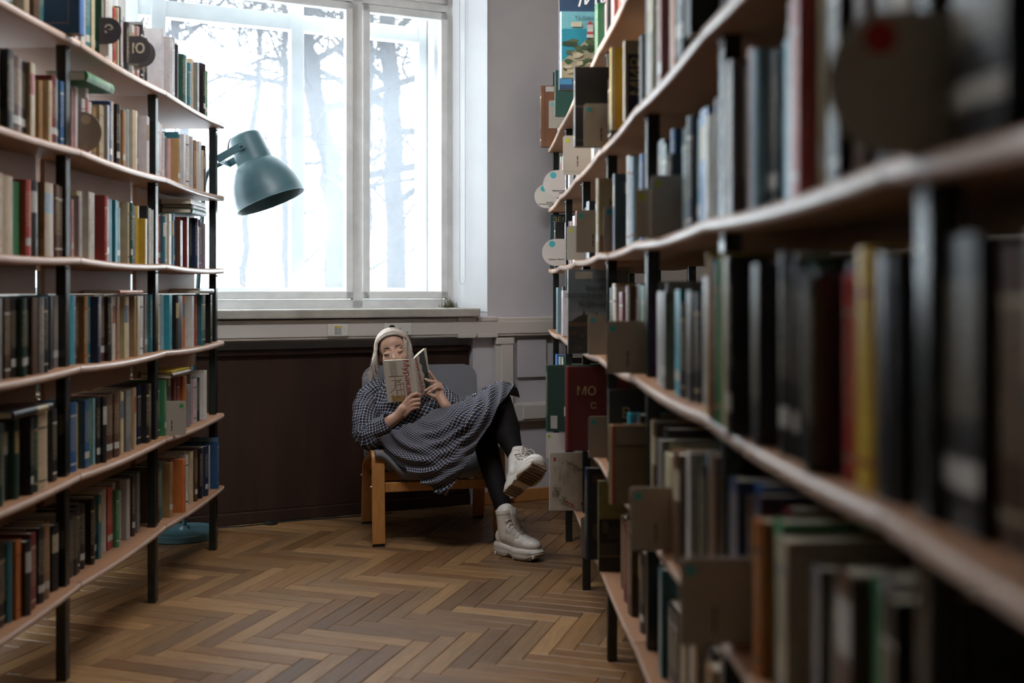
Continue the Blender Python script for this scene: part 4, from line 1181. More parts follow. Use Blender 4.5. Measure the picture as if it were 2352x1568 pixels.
# dividers
def divider(side, sh, s, kind, prot, label, dot=None, lines=None, letter=None, r=0.066, zc=None, mcard=None, hgt=0.135, vert=False, cat='shelf divider', wmax=0.075):
    Z = (LZ if side == 'L' else RZ)[sh]; J = LJ if side == 'L' else RJ
    z = Z - sag(J, s) + 0.0006
    p = Bp(side, s, 0, z)
    RES.append((side, sh, s - 0.0042, s + 0.0022))
    o = thing('shelf_divider', label, cat, p, 0.0 if side == 'L' else YAW_R, 'card dividers between the books')
    # local: u to the picture's right, y away, v up ; into the shelf is -u on the left bookcase, +u on the right one
    sg = 1 if side == 'L' else -1
    mc = mcard or (M_cardL if kind == 'disc' else M_card)
    base = Matrix.Rotation(PI / 2, 4, 'X')         # prism xy -> xz, raised towards -y... (towards the camera)
    mb = MB()
    if kind == 'rect':
        c = 0.006; a, b = -wmax * sg, prot * sg; lo, hi = min(a, b), max(a, b)
        poly = [(lo, 0), (hi, 0), (hi, hgt - c), (hi - c, hgt), (lo + c, hgt), (lo, hgt - c)]
        mb.prism(poly, -0.0015, 0.0015, base); mb.build('card', mc, o, world=False)
        cx, cy = (prot - 0.017) * sg, hgt - 0.019; rd = 0.0085
    else:
        zc = zc or r
        uc = (prot - r) * sg
        a0 = math.asin(min(1, 0.0))
        poly = []
        n = 40
        for k in range(n + 1):
            w = -PI / 2 + PI * k / n
            poly.append((uc + sg * r * math.cos(w), zc + r * math.sin(w)))
        poly += [(uc - sg * wmax, zc + r), (uc - sg * wmax, zc - r)]
        if sg < 0: poly.reverse()
        mb.prism(poly, -0.0015, 0.0015, base); mb.build('card', mc, o, world=False)
        if zc - r > 0.001:
            mb = MB(); a, b = sorted(((uc - sg * wmax), uc)); mb.box(a, b, 0.0017, 0.0035, 0, zc + r - 0.002); mb.build('backing_card', M_cardL, o, world=False)
        cx, cy = uc - sg * r * (0.25 if side == 'R' else -0.25) * 1.0, zc + r * 0.62; rd = r * 0.235
        if side == 'R': cx = uc - r * 0.26
    if dot:
        mb = MB(); mb.prism([(cx + rd * math.cos(2 * PI * k / 24), cy + rd * math.sin(2 * PI * k / 24)) for k in range(24)], 0.0016, 0.0019, base)
        q = mb.build('dot', dot, o, world=False)
    if lines:
        for i, t_ in enumerate(lines):
            m = base @ Matrix.Translation((uc + r * 0.62, zc - r * 0.52 - i * 0.0095, 0.0018))
            text(t_, 0.0105, M_ink, o, m, align='RIGHT', bold=0.0002)
    if letter:
        m = base @ Matrix.Translation((uc + sg * r * 0.05, zc + 0.002, 0.0018)); text(letter, r * 1.0, M_crm, o, m, bold=0.001)
    if vert:
        mb = MB(); u = (prot - 0.055) * sg
        for i, (v0, v1) in enumerate(((0.018, 0.024), (0.026, 0.040), (0.043, 0.058))): mb.prism(rect(u - 0.002, u + 0.002, v0, v1), 0.0016, 0.0018, base)
        mb.build('printed_line', M_ink, o, world=False)
    return o
divider('R', 0, 5.09, 'rect', 0.048, 'pale grey divider with a teal dot leaning by the wood-brown book, top shelf', M_teal)
divider('R', 1, 3.30, 'rect', 0.058, 'grey divider card with teal dot before the thick black book, second shelf', M_teal, vert=True)
divider('R', 1, 3.96, 'rect', 0.07, 'grey divider card with lime dot above the third shelf, second shelf', M_lime, vert=True)
divider('R', 1, 4.12, 'rect', 0.055, 'grey divider card with lime dot half hidden behind a similar one, second shelf', M_lime)
divider('R', 1, 5.10, 'disc', 0.074, 'round white divider reading Химические науки, upper of the pair', M_teal, lines=('Химические', 'науки'))
divider('R', 1, 5.786, 'disc', 0.080, 'round white divider reading Физико-математические науки, sticking out furthest left', M_teal, lines=('Физико-', 'математические', 'науки'))
divider('R', 2, 5.10, 'disc', 0.080, 'round white divider reading Науки о Земле on the third shelf', M_teal, lines=('Науки о Земле',))
divider('R', 2, 3.33, 'rect', 0.08, 'grey divider card with teal dot left of the pale yellow book, third shelf', M_teal, vert=True)
divider('R', 2, 4.145, 'rect', 0.04, 'narrow grey divider card with lime dot, third shelf, far bays', M_lime)
divider('R', 2, 3.09, 'rect', 0.020, 'grey divider card with teal dot before the pale yellow book, third shelf', M_teal, vert=True)
divider('R', 2, 2.27, 'rect', 0.017, 'wide grey divider card with lime dot before sky-blue books, third shelf', M_lime, mcard=M_card)
divider('R', 2, 2.33, 'rect', 0.042, 'grey divider card with lime dot half behind the wide one, third shelf', M_lime, hgt=0.11)
divider('R', 2, 0.950, 'disc', 0.075, 'large blurred round divider with a red dot, nearest to the camera', M_redd, mcard=M_card, wmax=0.06)
divider('R', 3, 3.5, 'rect', 0.024, 'grey divider card with teal dot before the skyline guidebook, fourth shelf', M_teal)
divider('R', 3, 2.70, 'rect', 0.060, 'grey divider card with teal dot at the middle of the fourth right shelf', M_teal, vert=True)
divider('R', 4, 3.42, 'rect', 0.030, 'grey divider card with teal dot right of the dark red book, fifth shelf', M_teal)
divider('R', 4, 2.23, 'rect', 0.067, 'grey divider card with teal dot over the lowest shelf, second nearest on fifth shelf', M_teal, vert=True)
divider('R', 4, 1.63, 'rect', 0.077, 'blurred grey divider card with teal dot, nearest on the fifth right shelf', M_teal, vert=True)
divider('R', 5, 5.55, 'rect', 0.032, 'pale divider card with lime dot by the raised boot, lowest shelf', M_lime, mcard=M_cardL)
divider('R', 5, 3.46, 'rect', 0.052, 'grey divider card with teal dot behind the tall dark blue picture book, lowest shelf', M_teal)
divider('L', 0, 3.42, 'disc', 0.057, 'charcoal round divider lettered Э on the top left shelf', letter='Э', r=0.043, zc=0.082, mcard=M_cardD, wmax=0.03)
divider('L', 0, 3.56, 'disc', 0.106, 'charcoal round divider lettered Ю on the top left shelf', letter='Ю', r=0.046, zc=0.055, mcard=M_cardD, wmax=0.03)
divider('L', 0, 3.62, 'disc', 0.100, 'charcoal round divider mostly hidden behind the one lettered Ю', r=0.046, zc=0.055, mcard=M_cardD, wmax=0.03)
divider('L', 1, 3.32, 'disc', 0.032, 'beige round divider with a cream dot behind the post, second left shelf', M_crm, mcard=M_card, wmax=0.06)
divider('L', 4, 2.95, 'disc', -0.040, 'charcoal round divider lettered Ф on the fifth left shelf', letter='Ф', r=0.052, mcard=M_cardD, wmax=0.03)
divider('L', 5, 2.96, 'disc', -0.055, 'charcoal round divider lettered И on the lowest left shelf', letter='И', r=0.048, mcard=M_cardD, wmax=0.03)
divider('L', 4, 4.11, 'rect', 0.052, 'grey divider card with green dot before the post, fifth left shelf', M_grn, vert=True)

# ------------------------------------------------------------------ the rows: the 240 books that show largest as things, the rest as one mass
prepare()
BOOKS.sort(key=lambda r: -r['area'])
NB = 255
picked = [r for r in BOOKS if r['area'] > 0][:NB]
labs = {}
for r in picked: labs.setdefault(blabel(r, 0), []).append(r)
for lab, rs_ in labs.items():
    for r in rs_: r['label'] = lab if len(rs_) == 1 else blabel(r, 1)
for r in picked:
    sd = 'left' if r['side'] == 'L' else 'right'
    make_book(r, r['label'], 'books in rows on the %s bookcase' % sd)
mb, pg = MB(), MB()
for r in BOOKS:
    if 'label' in r: continue
    p, rz = book_matrix(r)
    book_mesh(mb, pg, r, Matrix.Translation(p) @ Matrix.Rotation(rz, 4, 'Z'))
rest = mb.build('books', M_cover, None, smooth=True, angle=50)
tag(rest, 'smaller looking books filling the rest of both bookcases', 'books', kind='stuff')
q = pg.build('page_block', M_paper, rest, world=False); q['kind'] = 'stuff'
print('BOOKS', len(BOOKS), 'picked', len(picked))
# ------------------------------------------------------------------ armchair
PHI = math.radians(14.0)
CH = Vector((-0.405, 5.20, 0))
chair = thing('armchair', 'low wooden armchair with grey fabric sling seat under the reader', 'armchair', CH, PHI)
def lamella(mb, path, x0, x1, th):
    """bent strip: path of (y, z) centre points"""
    P = catmull([(0, y, z) for y, z in path], 40)
    rows = []
    for i, p in enumerate(P):
        t = (P[min(i + 1, len(P) - 1)] - P[max(i - 1, 0)]).normalized(); nn = Vector((0, -t.z, t.y))
        rows.append([Vector((x0, 0, 0)) + p + nn * th / 2, Vector((x1, 0, 0)) + p + nn * th / 2, Vector((x1, 0, 0)) + p - nn * th / 2, Vector((x0, 0, 0)) + p - nn * th / 2])
    mb.grid(rows, closed=True)
    L = len(mb.v)
    mb.f.append((L - 4, L - 3, L - 2, L - 1)); mb.c.append(None); mb.uv.append(None)
    b = L - 4 * len(rows); mb.f.append((b + 3, b + 2, b + 1, b)); mb.c.append(None); mb.uv.append(None)
for x in (-0.29, 0.29):
    a, b = x - 0.03, x + 0.03
    mb = MB(); lamella(mb, [(-0.272, 0.012), (-0.262, 0.14), (-0.25, 0.28), (-0.242, 0.385), (-0.222, 0.424), (-0.18, 0.424)], a, b, 0.024)
    mb.build('leg', M_beech, chair, world=False, smooth=True, bevel=0.003)
    mb = MB(); lamella(mb, [(-0.182, 0.4245), (-0.1, 0.402), (0.05, 0.36), (0.13, 0.333), (0.17, 0.305), (0.187, 0.26), (0.205, 0.16), (0.228, 0.012)], a, b, 0.024)
    mb.build('leg', M_beech, chair, world=False, smooth=True, bevel=0.003)
    for y in (-0.268, 0.232):
        mb = MB(); mb.box(a + 0.002, b - 0.002, y - 0.012, y + 0.008, 0, 0.013); mb.build('foot_pad', M_black, chair, world=False, bevel=0.002)
    for y, z in ((-0.255, 0.275), (0.195, 0.255)):
        mb = MB(); mb.capsule((x + (0.031 if x > 0 else -0.031), y + 0.006, z), 0.006, (x + (0.034 if x > 0 else -0.034), y + 0.006, z), 0.005, 10); mb.build('bolt_head', M_metal, chair, world=False, smooth=True)
for y, z0, z1, nm in ((-0.235, 0.245, 0.29, 'front_rail'), (0.17, 0.225, 0.27, 'rear_rail'), (-0.09, 0.285, 0.315, 'seat_bearer')):
    mb = MB(); mb.box(-0.262, 0.262, y - 0.011, y + 0.011, z0, z1); mb.build(nm, M_beech, chair, world=False, bevel=0.003)

def weave_mat():
    m = bpy.data.materials.new('grey_woven_fabric'); m.use_nodes = True
    nt = m.node_tree; b = nt.nodes['Principled BSDF']; b.inputs['Roughness'].default_value = 0.85; b.inputs['Specular IOR Level'].default_value = 0.25
    uv = nt.nodes.new('ShaderNodeUVMap'); uv.uv_map = 'UVMap'; sx = nt.nodes.new('ShaderNodeSeparateXYZ'); nt.links.new(uv.outputs[0], sx.inputs[0])
    k = 2 * PI / 0.0062
    a = math_(nt, 'SINE', math_(nt, 'MULTIPLY', sx.outputs[0], k)); c = math_(nt, 'SINE', math_(nt, 'MULTIPLY', sx.outputs[1], k))
    f = math_(nt, 'MULTIPLY_ADD', math_(nt, 'MULTIPLY', a, c), 0.5, 0.5)
    mx = nt.nodes.new('ShaderNodeMix'); mx.data_type = 'RGBA'; mx.inputs[6].default_value = (0.105, 0.11, 0.125, 1); mx.inputs[7].default_value = (0.22, 0.225, 0.245, 1)
    nt.links.new(f, mx.inputs[0]); nt.links.new(mx.outputs[2], b.inputs['Base Color'])
    bp = nt.nodes.new('ShaderNodeBump'); bp.inputs['Strength'].default_value = 0.4; bp.inputs['Distance'].default_value = 0.001
    nt.links.new(f, bp.inputs['Height']); nt.links.new(bp.outputs['Normal'], b.inputs['Normal'])
    return m
M_weave = weave_mat()
def smooth01(x): x = max(0.0, min(1.0, x)); return x * x * (3 - 2 * x)
def sling(name, prof, halfw, edge, corner=0.0, n=48, thick=0.028):
    P = catmull([(0, y, z) for y, z in prof], n)
    rows = []; uvs = []; L = 0
    m = 36
    tot = sum((P[i + 1] - P[i]).length for i in range(n - 1))
    for i, p in enumerate(P):
        if i: L += (P[i] - P[i - 1]).length
        row = []; ur = []
        w = halfw
        rem = tot - L
        if corner and rem < corner: w = halfw - corner + math.sqrt(max(0, corner ** 2 - (corner - rem) ** 2))
        for j in range(m + 1):
            u = -1 + 2 * j / m; x = u * w
            row.append(p + Vector((x, 0, edge(abs(x), L / tot)))); ur.append((x + 1, L))
        rows.append(row); uvs.append(ur)
    mb = MB(); mb.grid(rows, uvs=uvs)
    o = mb.build(name, M_weave, chair, world=False, smooth=True, angle=180)
    s = o.modifiers.new('solid', 'SOLIDIFY'); s.thickness = thick; s.offset = -1
    b = o.modifiers.new('round', 'BEVEL'); b.width = 0.010; b.segments = 3; b.limit_method = 'ANGLE'
    return o
seat = sling('seat', [(-0.262, 0.300), (-0.275, 0.325), (-0.258, 0.345), (-0.18, 0.345), (0.0, 0.315), (0.14, 0.300), (0.19, 0.315)], 0.305,
      lambda x, v: 0.105 * smooth01((x - 0.15) / 0.14) * (1 - 0.5 * v))
back = sling('backrest', [(0.19, 0.300), (0.225, 0.35), (0.26, 0.46), (0.305, 0.62), (0.345, 0.80)], 0.305, lambda x, v: 0.0, corner=0.07)
for x in (-0.27, 0.27):
    mb = MB(); mb.tube([(x, 0.15, 0.262), (x, 0.235, 0.33), (x, 0.285, 0.46), (x, 0.333, 0.64), (x, 0.362, 0.74)], 0.012, n=8); mb.build('back_rod', M_black, chair, world=False, smooth=True)

# ------------------------------------------------------------------ floor lamp
LD = 5.06
lb = at(423, 1240, LD); lb.z = 0
lamp = thing('floor_lamp', 'dark teal floor lamp leaning its bell shade out from behind the left bookcase', 'floor lamp', (lb.x, lb.y, 0))
mb = MB(); mb.lathe([(0.0, 0.0), (0.155, 0.0), (0.16, 0.004), (0.16, 0.030), (0.154, 0.036), (0.03, 0.040), (0.02, 0.055), (0.0, 0.055)], 48, Matrix.Translation((lb.x, lb.y, 0)))
mb.build('base', M_lamp, lamp, smooth=True)
p1 = at(492, 384, LD); px_ = at(466, 470, LD)
path = [Vector((lb.x, lb.y, 0.05)), Vector((lb.x * 0.4 + px_.x * 0.6, LD, 1.0)), px_, at(469, 425, LD), at(477, 398, LD), p1, at(514, 373, LD)]
P = catmull(path, 40)
mb = MB(); mb.tube(P, 0.0105, n=14); mb.build('pole', M_lamp, lamp, smooth=True)
ax_dn = (at(623, 464, LD) - at(560, 310, LD)).normalized()
top_c = at(560, 310, LD); pxm = LD / F_PX
xax = Vector((0, 1, 0)); yax = ax_dn.cross(xax)
Ms = Matrix((xax, yax, ax_dn)).transposed().to_4x4(); Ms.translation = top_c
prof = [(0.0, 0), (30, 0), (34.5, 3), (36, 8), (41.5, 66), (42.5, 69), (44.5, 70.5), (47, 72.5), (57, 85), (68, 107), (74.5, 127), (78.6, 148), (80, 164), (81.5, 166)]
inner = [(r - 1.2, s_) for r, s_ in reversed(prof[6:])]
mb = MB(); mb.lathe([(r * pxm, s_ * pxm) for r, s_ in prof + inner] + [(0.0, 70 * pxm)], 64, Ms)
mb.build('shade', M_lamp, lamp, smooth=True, angle=50)
mb = MB(); mb.ell(top_c + ax_dn * 0.22, (0.045, 0.045, 0.055), n=20); mb.build('bulb', mat('frosted_bulb', (0.7, 0.7, 0.68), 0.3, 0.5), lamp, smooth=True)
# bracket fork: a bar on each side of the neck, joined at the pole
mb = MB()
a_, b_ = at(511, 372, LD), at(571, 338, LD); dr = (b_ - a_).normalized(); nr = dr.cross(Vector((0, 1, 0)))
for yo in (-0.094, 0.094):
    o0 = Vector((0, yo, 0)); hw = 8.5 * pxm
    q = [a_ - nr * hw, a_ + nr * hw, b_ + nr * hw, b_ - nr * hw]
    mb.hexa([p + o0 + Vector((0, -0.003, 0)) for p in q] + [p + o0 + Vector((0, 0.003, 0)) for p in q])
q = [a_ - nr * hw, a_ + nr * hw, a_ + nr * hw + dr * 0.006, a_ - nr * hw + dr * 0.006]
mb.hexa([p + Vector((0, -0.097, 0)) for p in q] + [p + Vector((0, 0.097, 0)) for p in q])
mb.build('bracket', M_lamp, lamp, bevel=0.0015)
for yo in (-0.098, 0.098):
    mb = MB(); mb.capsule(b_ - dr * 0.012 + Vector((0, yo, 0)), 0.009, b_ - dr * 0.012 + Vector((0, yo * 1.04, 0)), 0.007, 12); mb.build('pivot_screw', M_lamp, lamp, smooth=True)
mb = MB(); mb.tube(catmull([at(557, 309, LD), at(543, 313, LD), at(530, 319, LD), at(526, 327, LD), at(523, 345, LD), at(521, 362, LD)], 20), 0.0028, n=8); mb.build('cord', M_black, lamp, smooth=True)

# cable on the floor with its foot switch
cb = thing('power_cable', 'black cable with a round foot switch lying on the floor along the wall', 'cable', at(640, 1205, 5.33).xy.to_3d())
def fp(px, py): d = F_PX * EYE / (py - CY); p = at(px, py, d); p.z = 0.0035; return p
mb = MB(); mb.tube(catmull([fp(470, 1218), fp(510, 1212), fp(560, 1209), fp(615, 1203), fp(680, 1196), fp(740, 1192), fp(805, 1187), fp(850, 1184), fp(900, 1179)], 40), 0.0032, n=8)
mb.build('cord', M_black, cb, smooth=True)
sp = fp(622, 1203); mb = MB(); mb.lathe([(0, 0), (0.034, 0), (0.034, 0.010), (0.024, 0.016), (0.013, 0.018), (0.012, 0.028), (0, 0.029)], 28, Matrix.Translation((sp.x, sp.y, 0.0)))
mb.build('foot_switch', M_black, cb, smooth=True)
# ------------------------------------------------------------------ the reader
M_skin = mat('skin', (0.50, 0.30, 0.215), 0.5, 0.4, var=0.06, vscale=30, sss=0.12, bump=0.05, bscale=300)
M_brow = mat('ash_brown_brow', (0.11, 0.075, 0.055), 0.8, 0.2)
M_lash = mat('dark_lash', (0.03, 0.022, 0.02), 0.8, 0.2)
M_lip = mat('lip', (0.36, 0.13, 0.12), 0.45, 0.4)
M_nail = mat('pale_nail', (0.60, 0.42, 0.34), 0.3, 0.5)
M_tights = mat('black_tights', (0.0075, 0.006, 0.006), 0.75, 0.15)
M_boot = mat('off_white_leather', (0.60, 0.56, 0.51), 0.45, 0.4, var=0.05, vscale=20, bump=0.12, bscale=120)
M_sole = mat('off_white_rubber', (0.52, 0.48, 0.42), 0.6, 0.3, var=0.05, vscale=25)
M_tread = mat('worn_tread_rubber', (0.20, 0.135, 0.09), 0.7, 0.2, var=0.25, vscale=25)
M_lace = mat('cream_lace', (0.50, 0.46, 0.40), 0.8, 0.2)

# head frame
HC = at(905, 811, 5.20)
hz = Vector((-0.225, 0.12, 0.97)).normalized()
hy = Vector((0.12, -0.96, -0.16)); hy = (hy - hz * hy.dot(hz)).normalized()
hx = hy.cross(hz) * 1.0
if hx.x < 0: hx = -hx
HR = Matrix((hx, hy, hz)).transposed()
def H(x, y, z): return HC + HR @ Vector((x, y, z))

hipL, kneeL, ankL = at(985, 1004, 5.06), at(1146, 922, 4.87), at(1189, 1056, 4.68)      # raised leg
hipR, kneeR, ankR = at(935, 1000, 5.06), at(1108, 985, 4.92), at(1167, 1185, 4.70)     # planted leg
def boot_frame(heel, fwd, up):
    f = Vector(fwd).normalized(); u = Vector(up); u = (u - f * u.dot(f)).normalized(); y = u.cross(f)
    m = Matrix((f, y, u)).transposed().to_4x4(); m.translation = Vector(heel); return m
hl = at(1163, 1268, 4.72); hl.z = 0.003
BOOT_R = boot_frame(hl, (0.76, -0.65, 0), (0, 0, 1))
up1 = Vector((0.08, 0.70, 0.68)).normalized(); f1 = Vector((0.54, -0.60, 0.58)); f1 = (f1 - up1 * f1.dot(up1)).normalized()
BOOT_L = boot_frame((0, 0, 0), f1, up1); BOOT_L.translation = ankL - BOOT_L.to_3x3() @ Vector((-0.003, 0, 0.165))
ankR = BOOT_R @ Vector((-0.003, 0, 0.165))
calfL = at(1161, 985, 4.81); calfR = kneeR.lerp(ankR, 0.35) + Vector((-0.006, 0.02, 0))
def leg(mb, hip, knee, calf, ank, k=0.0, thigh=0.072, calf_r=0.055):
    mb.chain([(hip, thigh + k), (hip.lerp(knee, 0.5), thigh * 0.87 + k), (knee, 0.060 + k), (calf, calf_r + k), (calf.lerp(ank, 0.55), 0.045 + k), (ank, 0.036 + k)], 20)

mb = MB()
pel, spn, chs, nkb = at(952, 985, 5.12), at(938, 950, 5.17), at(922, 918, 5.20), at(902, 884, 5.235)
tx = Vector((0.96, 0.24, 0.06)).normalized()
for c, hw, r in ((pel, 0.075, 0.105), (spn, 0.05, 0.10), (chs, 0.075, 0.095)):
    mb.capsule(c - tx * hw, r, c + tx * hw, r, 24)
mb.chain([(pel, 0.12), (spn, 0.11), (chs, 0.11), (nkb, 0.055)], 24)
shl, shr = at(858, 905, 5.17), at(992, 902, 5.25)
dn = Vector((0, 0.01, -0.02)); mb.chain([(nkb, 0.046), (shl + dn, 0.034)]); mb.chain([(nkb, 0.048), (shr + dn, 0.042)])
mb.chain([(nkb, 0.050), (H(0, -0.03, -0.10), 0.046), (H(0, -0.02, -0.04), 0.05)])
# head
R3 = HR
def he(x, y, z, rx, ry, rz, n=28, h=18): mb.ell(H(x, y, z), (rx, ry, rz), R3, n, h)
he(0, -0.016, 0.030, .073, .092, .084); he(0, 0.022, 0.045, .060, .056, .052); he(0, 0.022, -0.028, .060, .068, .080)
he(0, 0.036, -0.082, .036, .040, .030); he(0, 0.066, -0.092, .017, .015, .014)
for s in (-1, 1):
    he(s * .036, .054, -.030, .026, .026, .026)
    he(s * .031, .0735, -.001, .0165, .0125, .0105)
    mb.capsule(H(s * .012, .0775, .0185), .0066, H(s * .042, .063, .020), .0066)
    he(s * .070, -.016, -.008, .007, .016, .024)
    he(s * .0085, .092, -.037, .0065, .008, .006)
    mb.capsule(H(s * .002, .083, -.066), .0065, H(s * .018, .076, -.064), .004); mb.capsule(H(0, .082, -.076), .0075, H(s * .014, .076, -.073), .005)
mb.chain([(H(0, .078, .014), .0062), (H(0, .089, -.012), .0064), (H(0, .102, -.034), .0092)])
# arms, hands
elR, wrR = at(850, 1002, 5.00), at(915, 955, 4.955)          # viewer's left arm
mb.chain([(shl, .046), (shl.lerp(elR, .5), .042), (elR, .036)]); mb.chain([(elR, .038), (elR.lerp(wrR, .35), .039), (elR.lerp(wrR, .75), .030), (wrR, .0255)])
elL, wrL = at(1060, 982, 5.07), at(1023, 931, 5.00)
mb.chain([(shr, .046), (shr.lerp(elL, .5), .042), (elL, .036)]); mb.chain([(elL, .038), (elL.lerp(wrL, .4), .036), (wrL, .0245)])
NAILS = []
def finger(pts, r0, r1, nail=None):
    k = len(pts) - 1
    mb.chain([(p, r0 + (r1 - r0) * i / k) for i, p in enumerate(pts)], 12)
    if nail is not None: NAILS.append((pts[-1], pts[-2], nail, r1))
# hand gripping the foot of the book: back of the hand to the camera, fingers round the spine
D = 4.938
mb.chain([(wrR, .0255), (at(926, 938, 4.945), .025)]); 
for a, b, r in (((921, 940), (939, 915), .0135), ((925, 944), (941, 924), .0145), ((928, 948), (943, 932), .0140), ((929, 951), (944, 939), .0125)):
    mb.capsule(at(*a, 4.948), r + .004, at(*b, D), r * 0.85)
finger([at(939, 914, D), at(948, 907, D - .004), at(957, 903.5, D), at(964, 908, D + .014)], .0105, .0080)
finger([at(941, 924, D), at(952, 918.5, D - .008), at(962, 917, D), at(964, 921, D + .016)], .0105, .0082)
finger([at(943, 932.5, D), at(953, 928, D - .008), at(962, 926.5, D), at(964, 930, D + .016)], .0100, .0078)
finger([at(944, 940, D), at(952, 936.5, D - .006), at(960, 935.5, D + .002), at(962, 938, D + .016)], .0090, .0068)
finger([at(927, 934, D + .035), at(938, 918, D + .06), at(945, 903, D + .065)], .0115, .0090)      # thumb inside the book
# hand behind the right cover
E = 5.02
mb.chain([(wrL, .0245), (at(1012, 914, E), .026)])
mb.capsule(at(1013, 914, E), .020, at(1011, 893, E + .01), .017); mb.capsule(at(1006, 914, E - .008), .018, at(1002, 900, E - .01), .014)
finger([at(1006, 882, E + .025), at(1000, 874, E + .02), at(992, 863, E + .012), at(986, 854, E + .005)], .0092, .0072, Vector((-.3, -1, .2)))
finger([at(1011, 882, E + .008), at(1000, 877, E - .012), at(988, 875.5, E - .022), at(979, 871.5, E - .022)], .0095, .0075, Vector((-.2, -1, .5)))
finger([at(1013, 887, E + .004), at(1002, 884, E - .018), at(990, 889, E - .030), at(979, 896, E - .030)], .0095, .0075, Vector((0, -1, .4)))
finger([at(1015, 893, E + .002), at(1005, 889, E - .020), at(996, 894, E - .030), at(988, 899, E - .030)], .0090, .0070, Vector((0, -1, .4)))
finger([at(1005, 912, E - .012), at(994, 909, E - .024), at(984, 903, E - .026), at(979, 902, E - .022)], .0125, .0085)
# legs
leg(mb, hipL, kneeL, calfL, ankL, -0.004, calf_r=0.068); leg(mb, hipR, kneeR, calfR, ankR, -0.004)
person = remesh(mb, 'person', M_skin, 0.0028, 4)
tag(person, 'person with blond hair in a checked dress, reclining cross-legged in the armchair and reading', 'person')

def tubes(name, m, items, n=8):
    mb = MB()
    for path, rad in items: mb.tube(path, rad, n=n)
    return mb.build(name, m, person, smooth=True, angle=180)
for s in (-1, 1):
    mb = MB(); P = catmull([H(s * .012, .0825, .0225), H(s * .025, .0795, .0265), H(s * .040, .0685, .0262), H(s * .051, .055, .020)], 14)
    mb.tube(P, [.0026 + .0012 * math.sin(PI * min(1, i / 9)) if i < 9 else .0032 - .0024 * (i - 9) / 4 for i in range(14)], n=8); mb.build('eyebrow', M_brow, person, smooth=True)
    mb = MB(); P = catmull([H(s * .0165, .0800, -.004), H(s * .024, .0865, -.0078), H(s * .033, .0868, -.0085), H(s * .042, .0805, -.0065), H(s * .0475, .073, -.003)], 16)
    mb.tube(P, [.0008 + .0011 * (i / 15) for i in range(16)], n=6)
    for i in range(3, 16):
        mb.tube([P[i], P[i] + HR @ Vector((s * .002 * (i - 6) / 8, .005, -.0045))], [.0005, .0002], n=4)
    mb.build('eyelashes', M_lash, person)
mb = MB(); mb.capsule(H(-.019, .0775, -.0655), .0035, H(0, .0865, -.065), .006); mb.capsule(H(0, .0865, -.065), .006, H(.019, .0775, -.0655), .0035)
mb.capsule(H(-.014, .079, -.0735), .004, H(0, .086, -.0755), .0065); mb.capsule(H(0, .086, -.0755), .0065, H(.014, .079, -.0735), .004); mb.build('lips', M_lip, person, smooth=True)
for tip, prev, nn, r in NAILS:
    d = (tip - prev).normalized(); nn = (nn - d * nn.dot(d)).normalized(); sd_ = d.cross(nn)
    mb = MB(); mb.ell(tip + nn * r * 0.72 + d * r * 0.25, (1, 1, 1), Matrix((d * r * 1.05, sd_ * r * 0.7, nn * r * 0.35)).transposed(), 14, 8); mb.build('nail', M_nail, person, smooth=True)

# tights
mb = MB(); leg(mb, hipL, kneeL, calfL, ankL, 0.0, calf_r=0.068); leg(mb, hipR, kneeR, calfR, ankR, 0.0)
remesh(mb, 'tights', M_tights, 0.006, 6, person)

# hair
mb = MB(); rh = random.Random(12)
SC_C, SC_R = Vector((0, -.016, .030)), Vector((.080, .099, .092))
def scalp(dx, dy, dz, k=1.0):
    v = Vector((dx, dy, dz)).normalized()
    return SC_C + Vector((SC_R.x * v.x, SC_R.y * v.y, SC_R.z * v.z)) * k
def hcol():
    k = rh.uniform(0.62, 1.1); t = rh.random()
    c = (0.86, 0.74, 0.61) if t < .6 else (0.78, 0.74, 0.77) if t < .86 else (0.50, 0.39, 0.29)
    return (c[0] * k, c[1] * k, c[2] * k, 1)
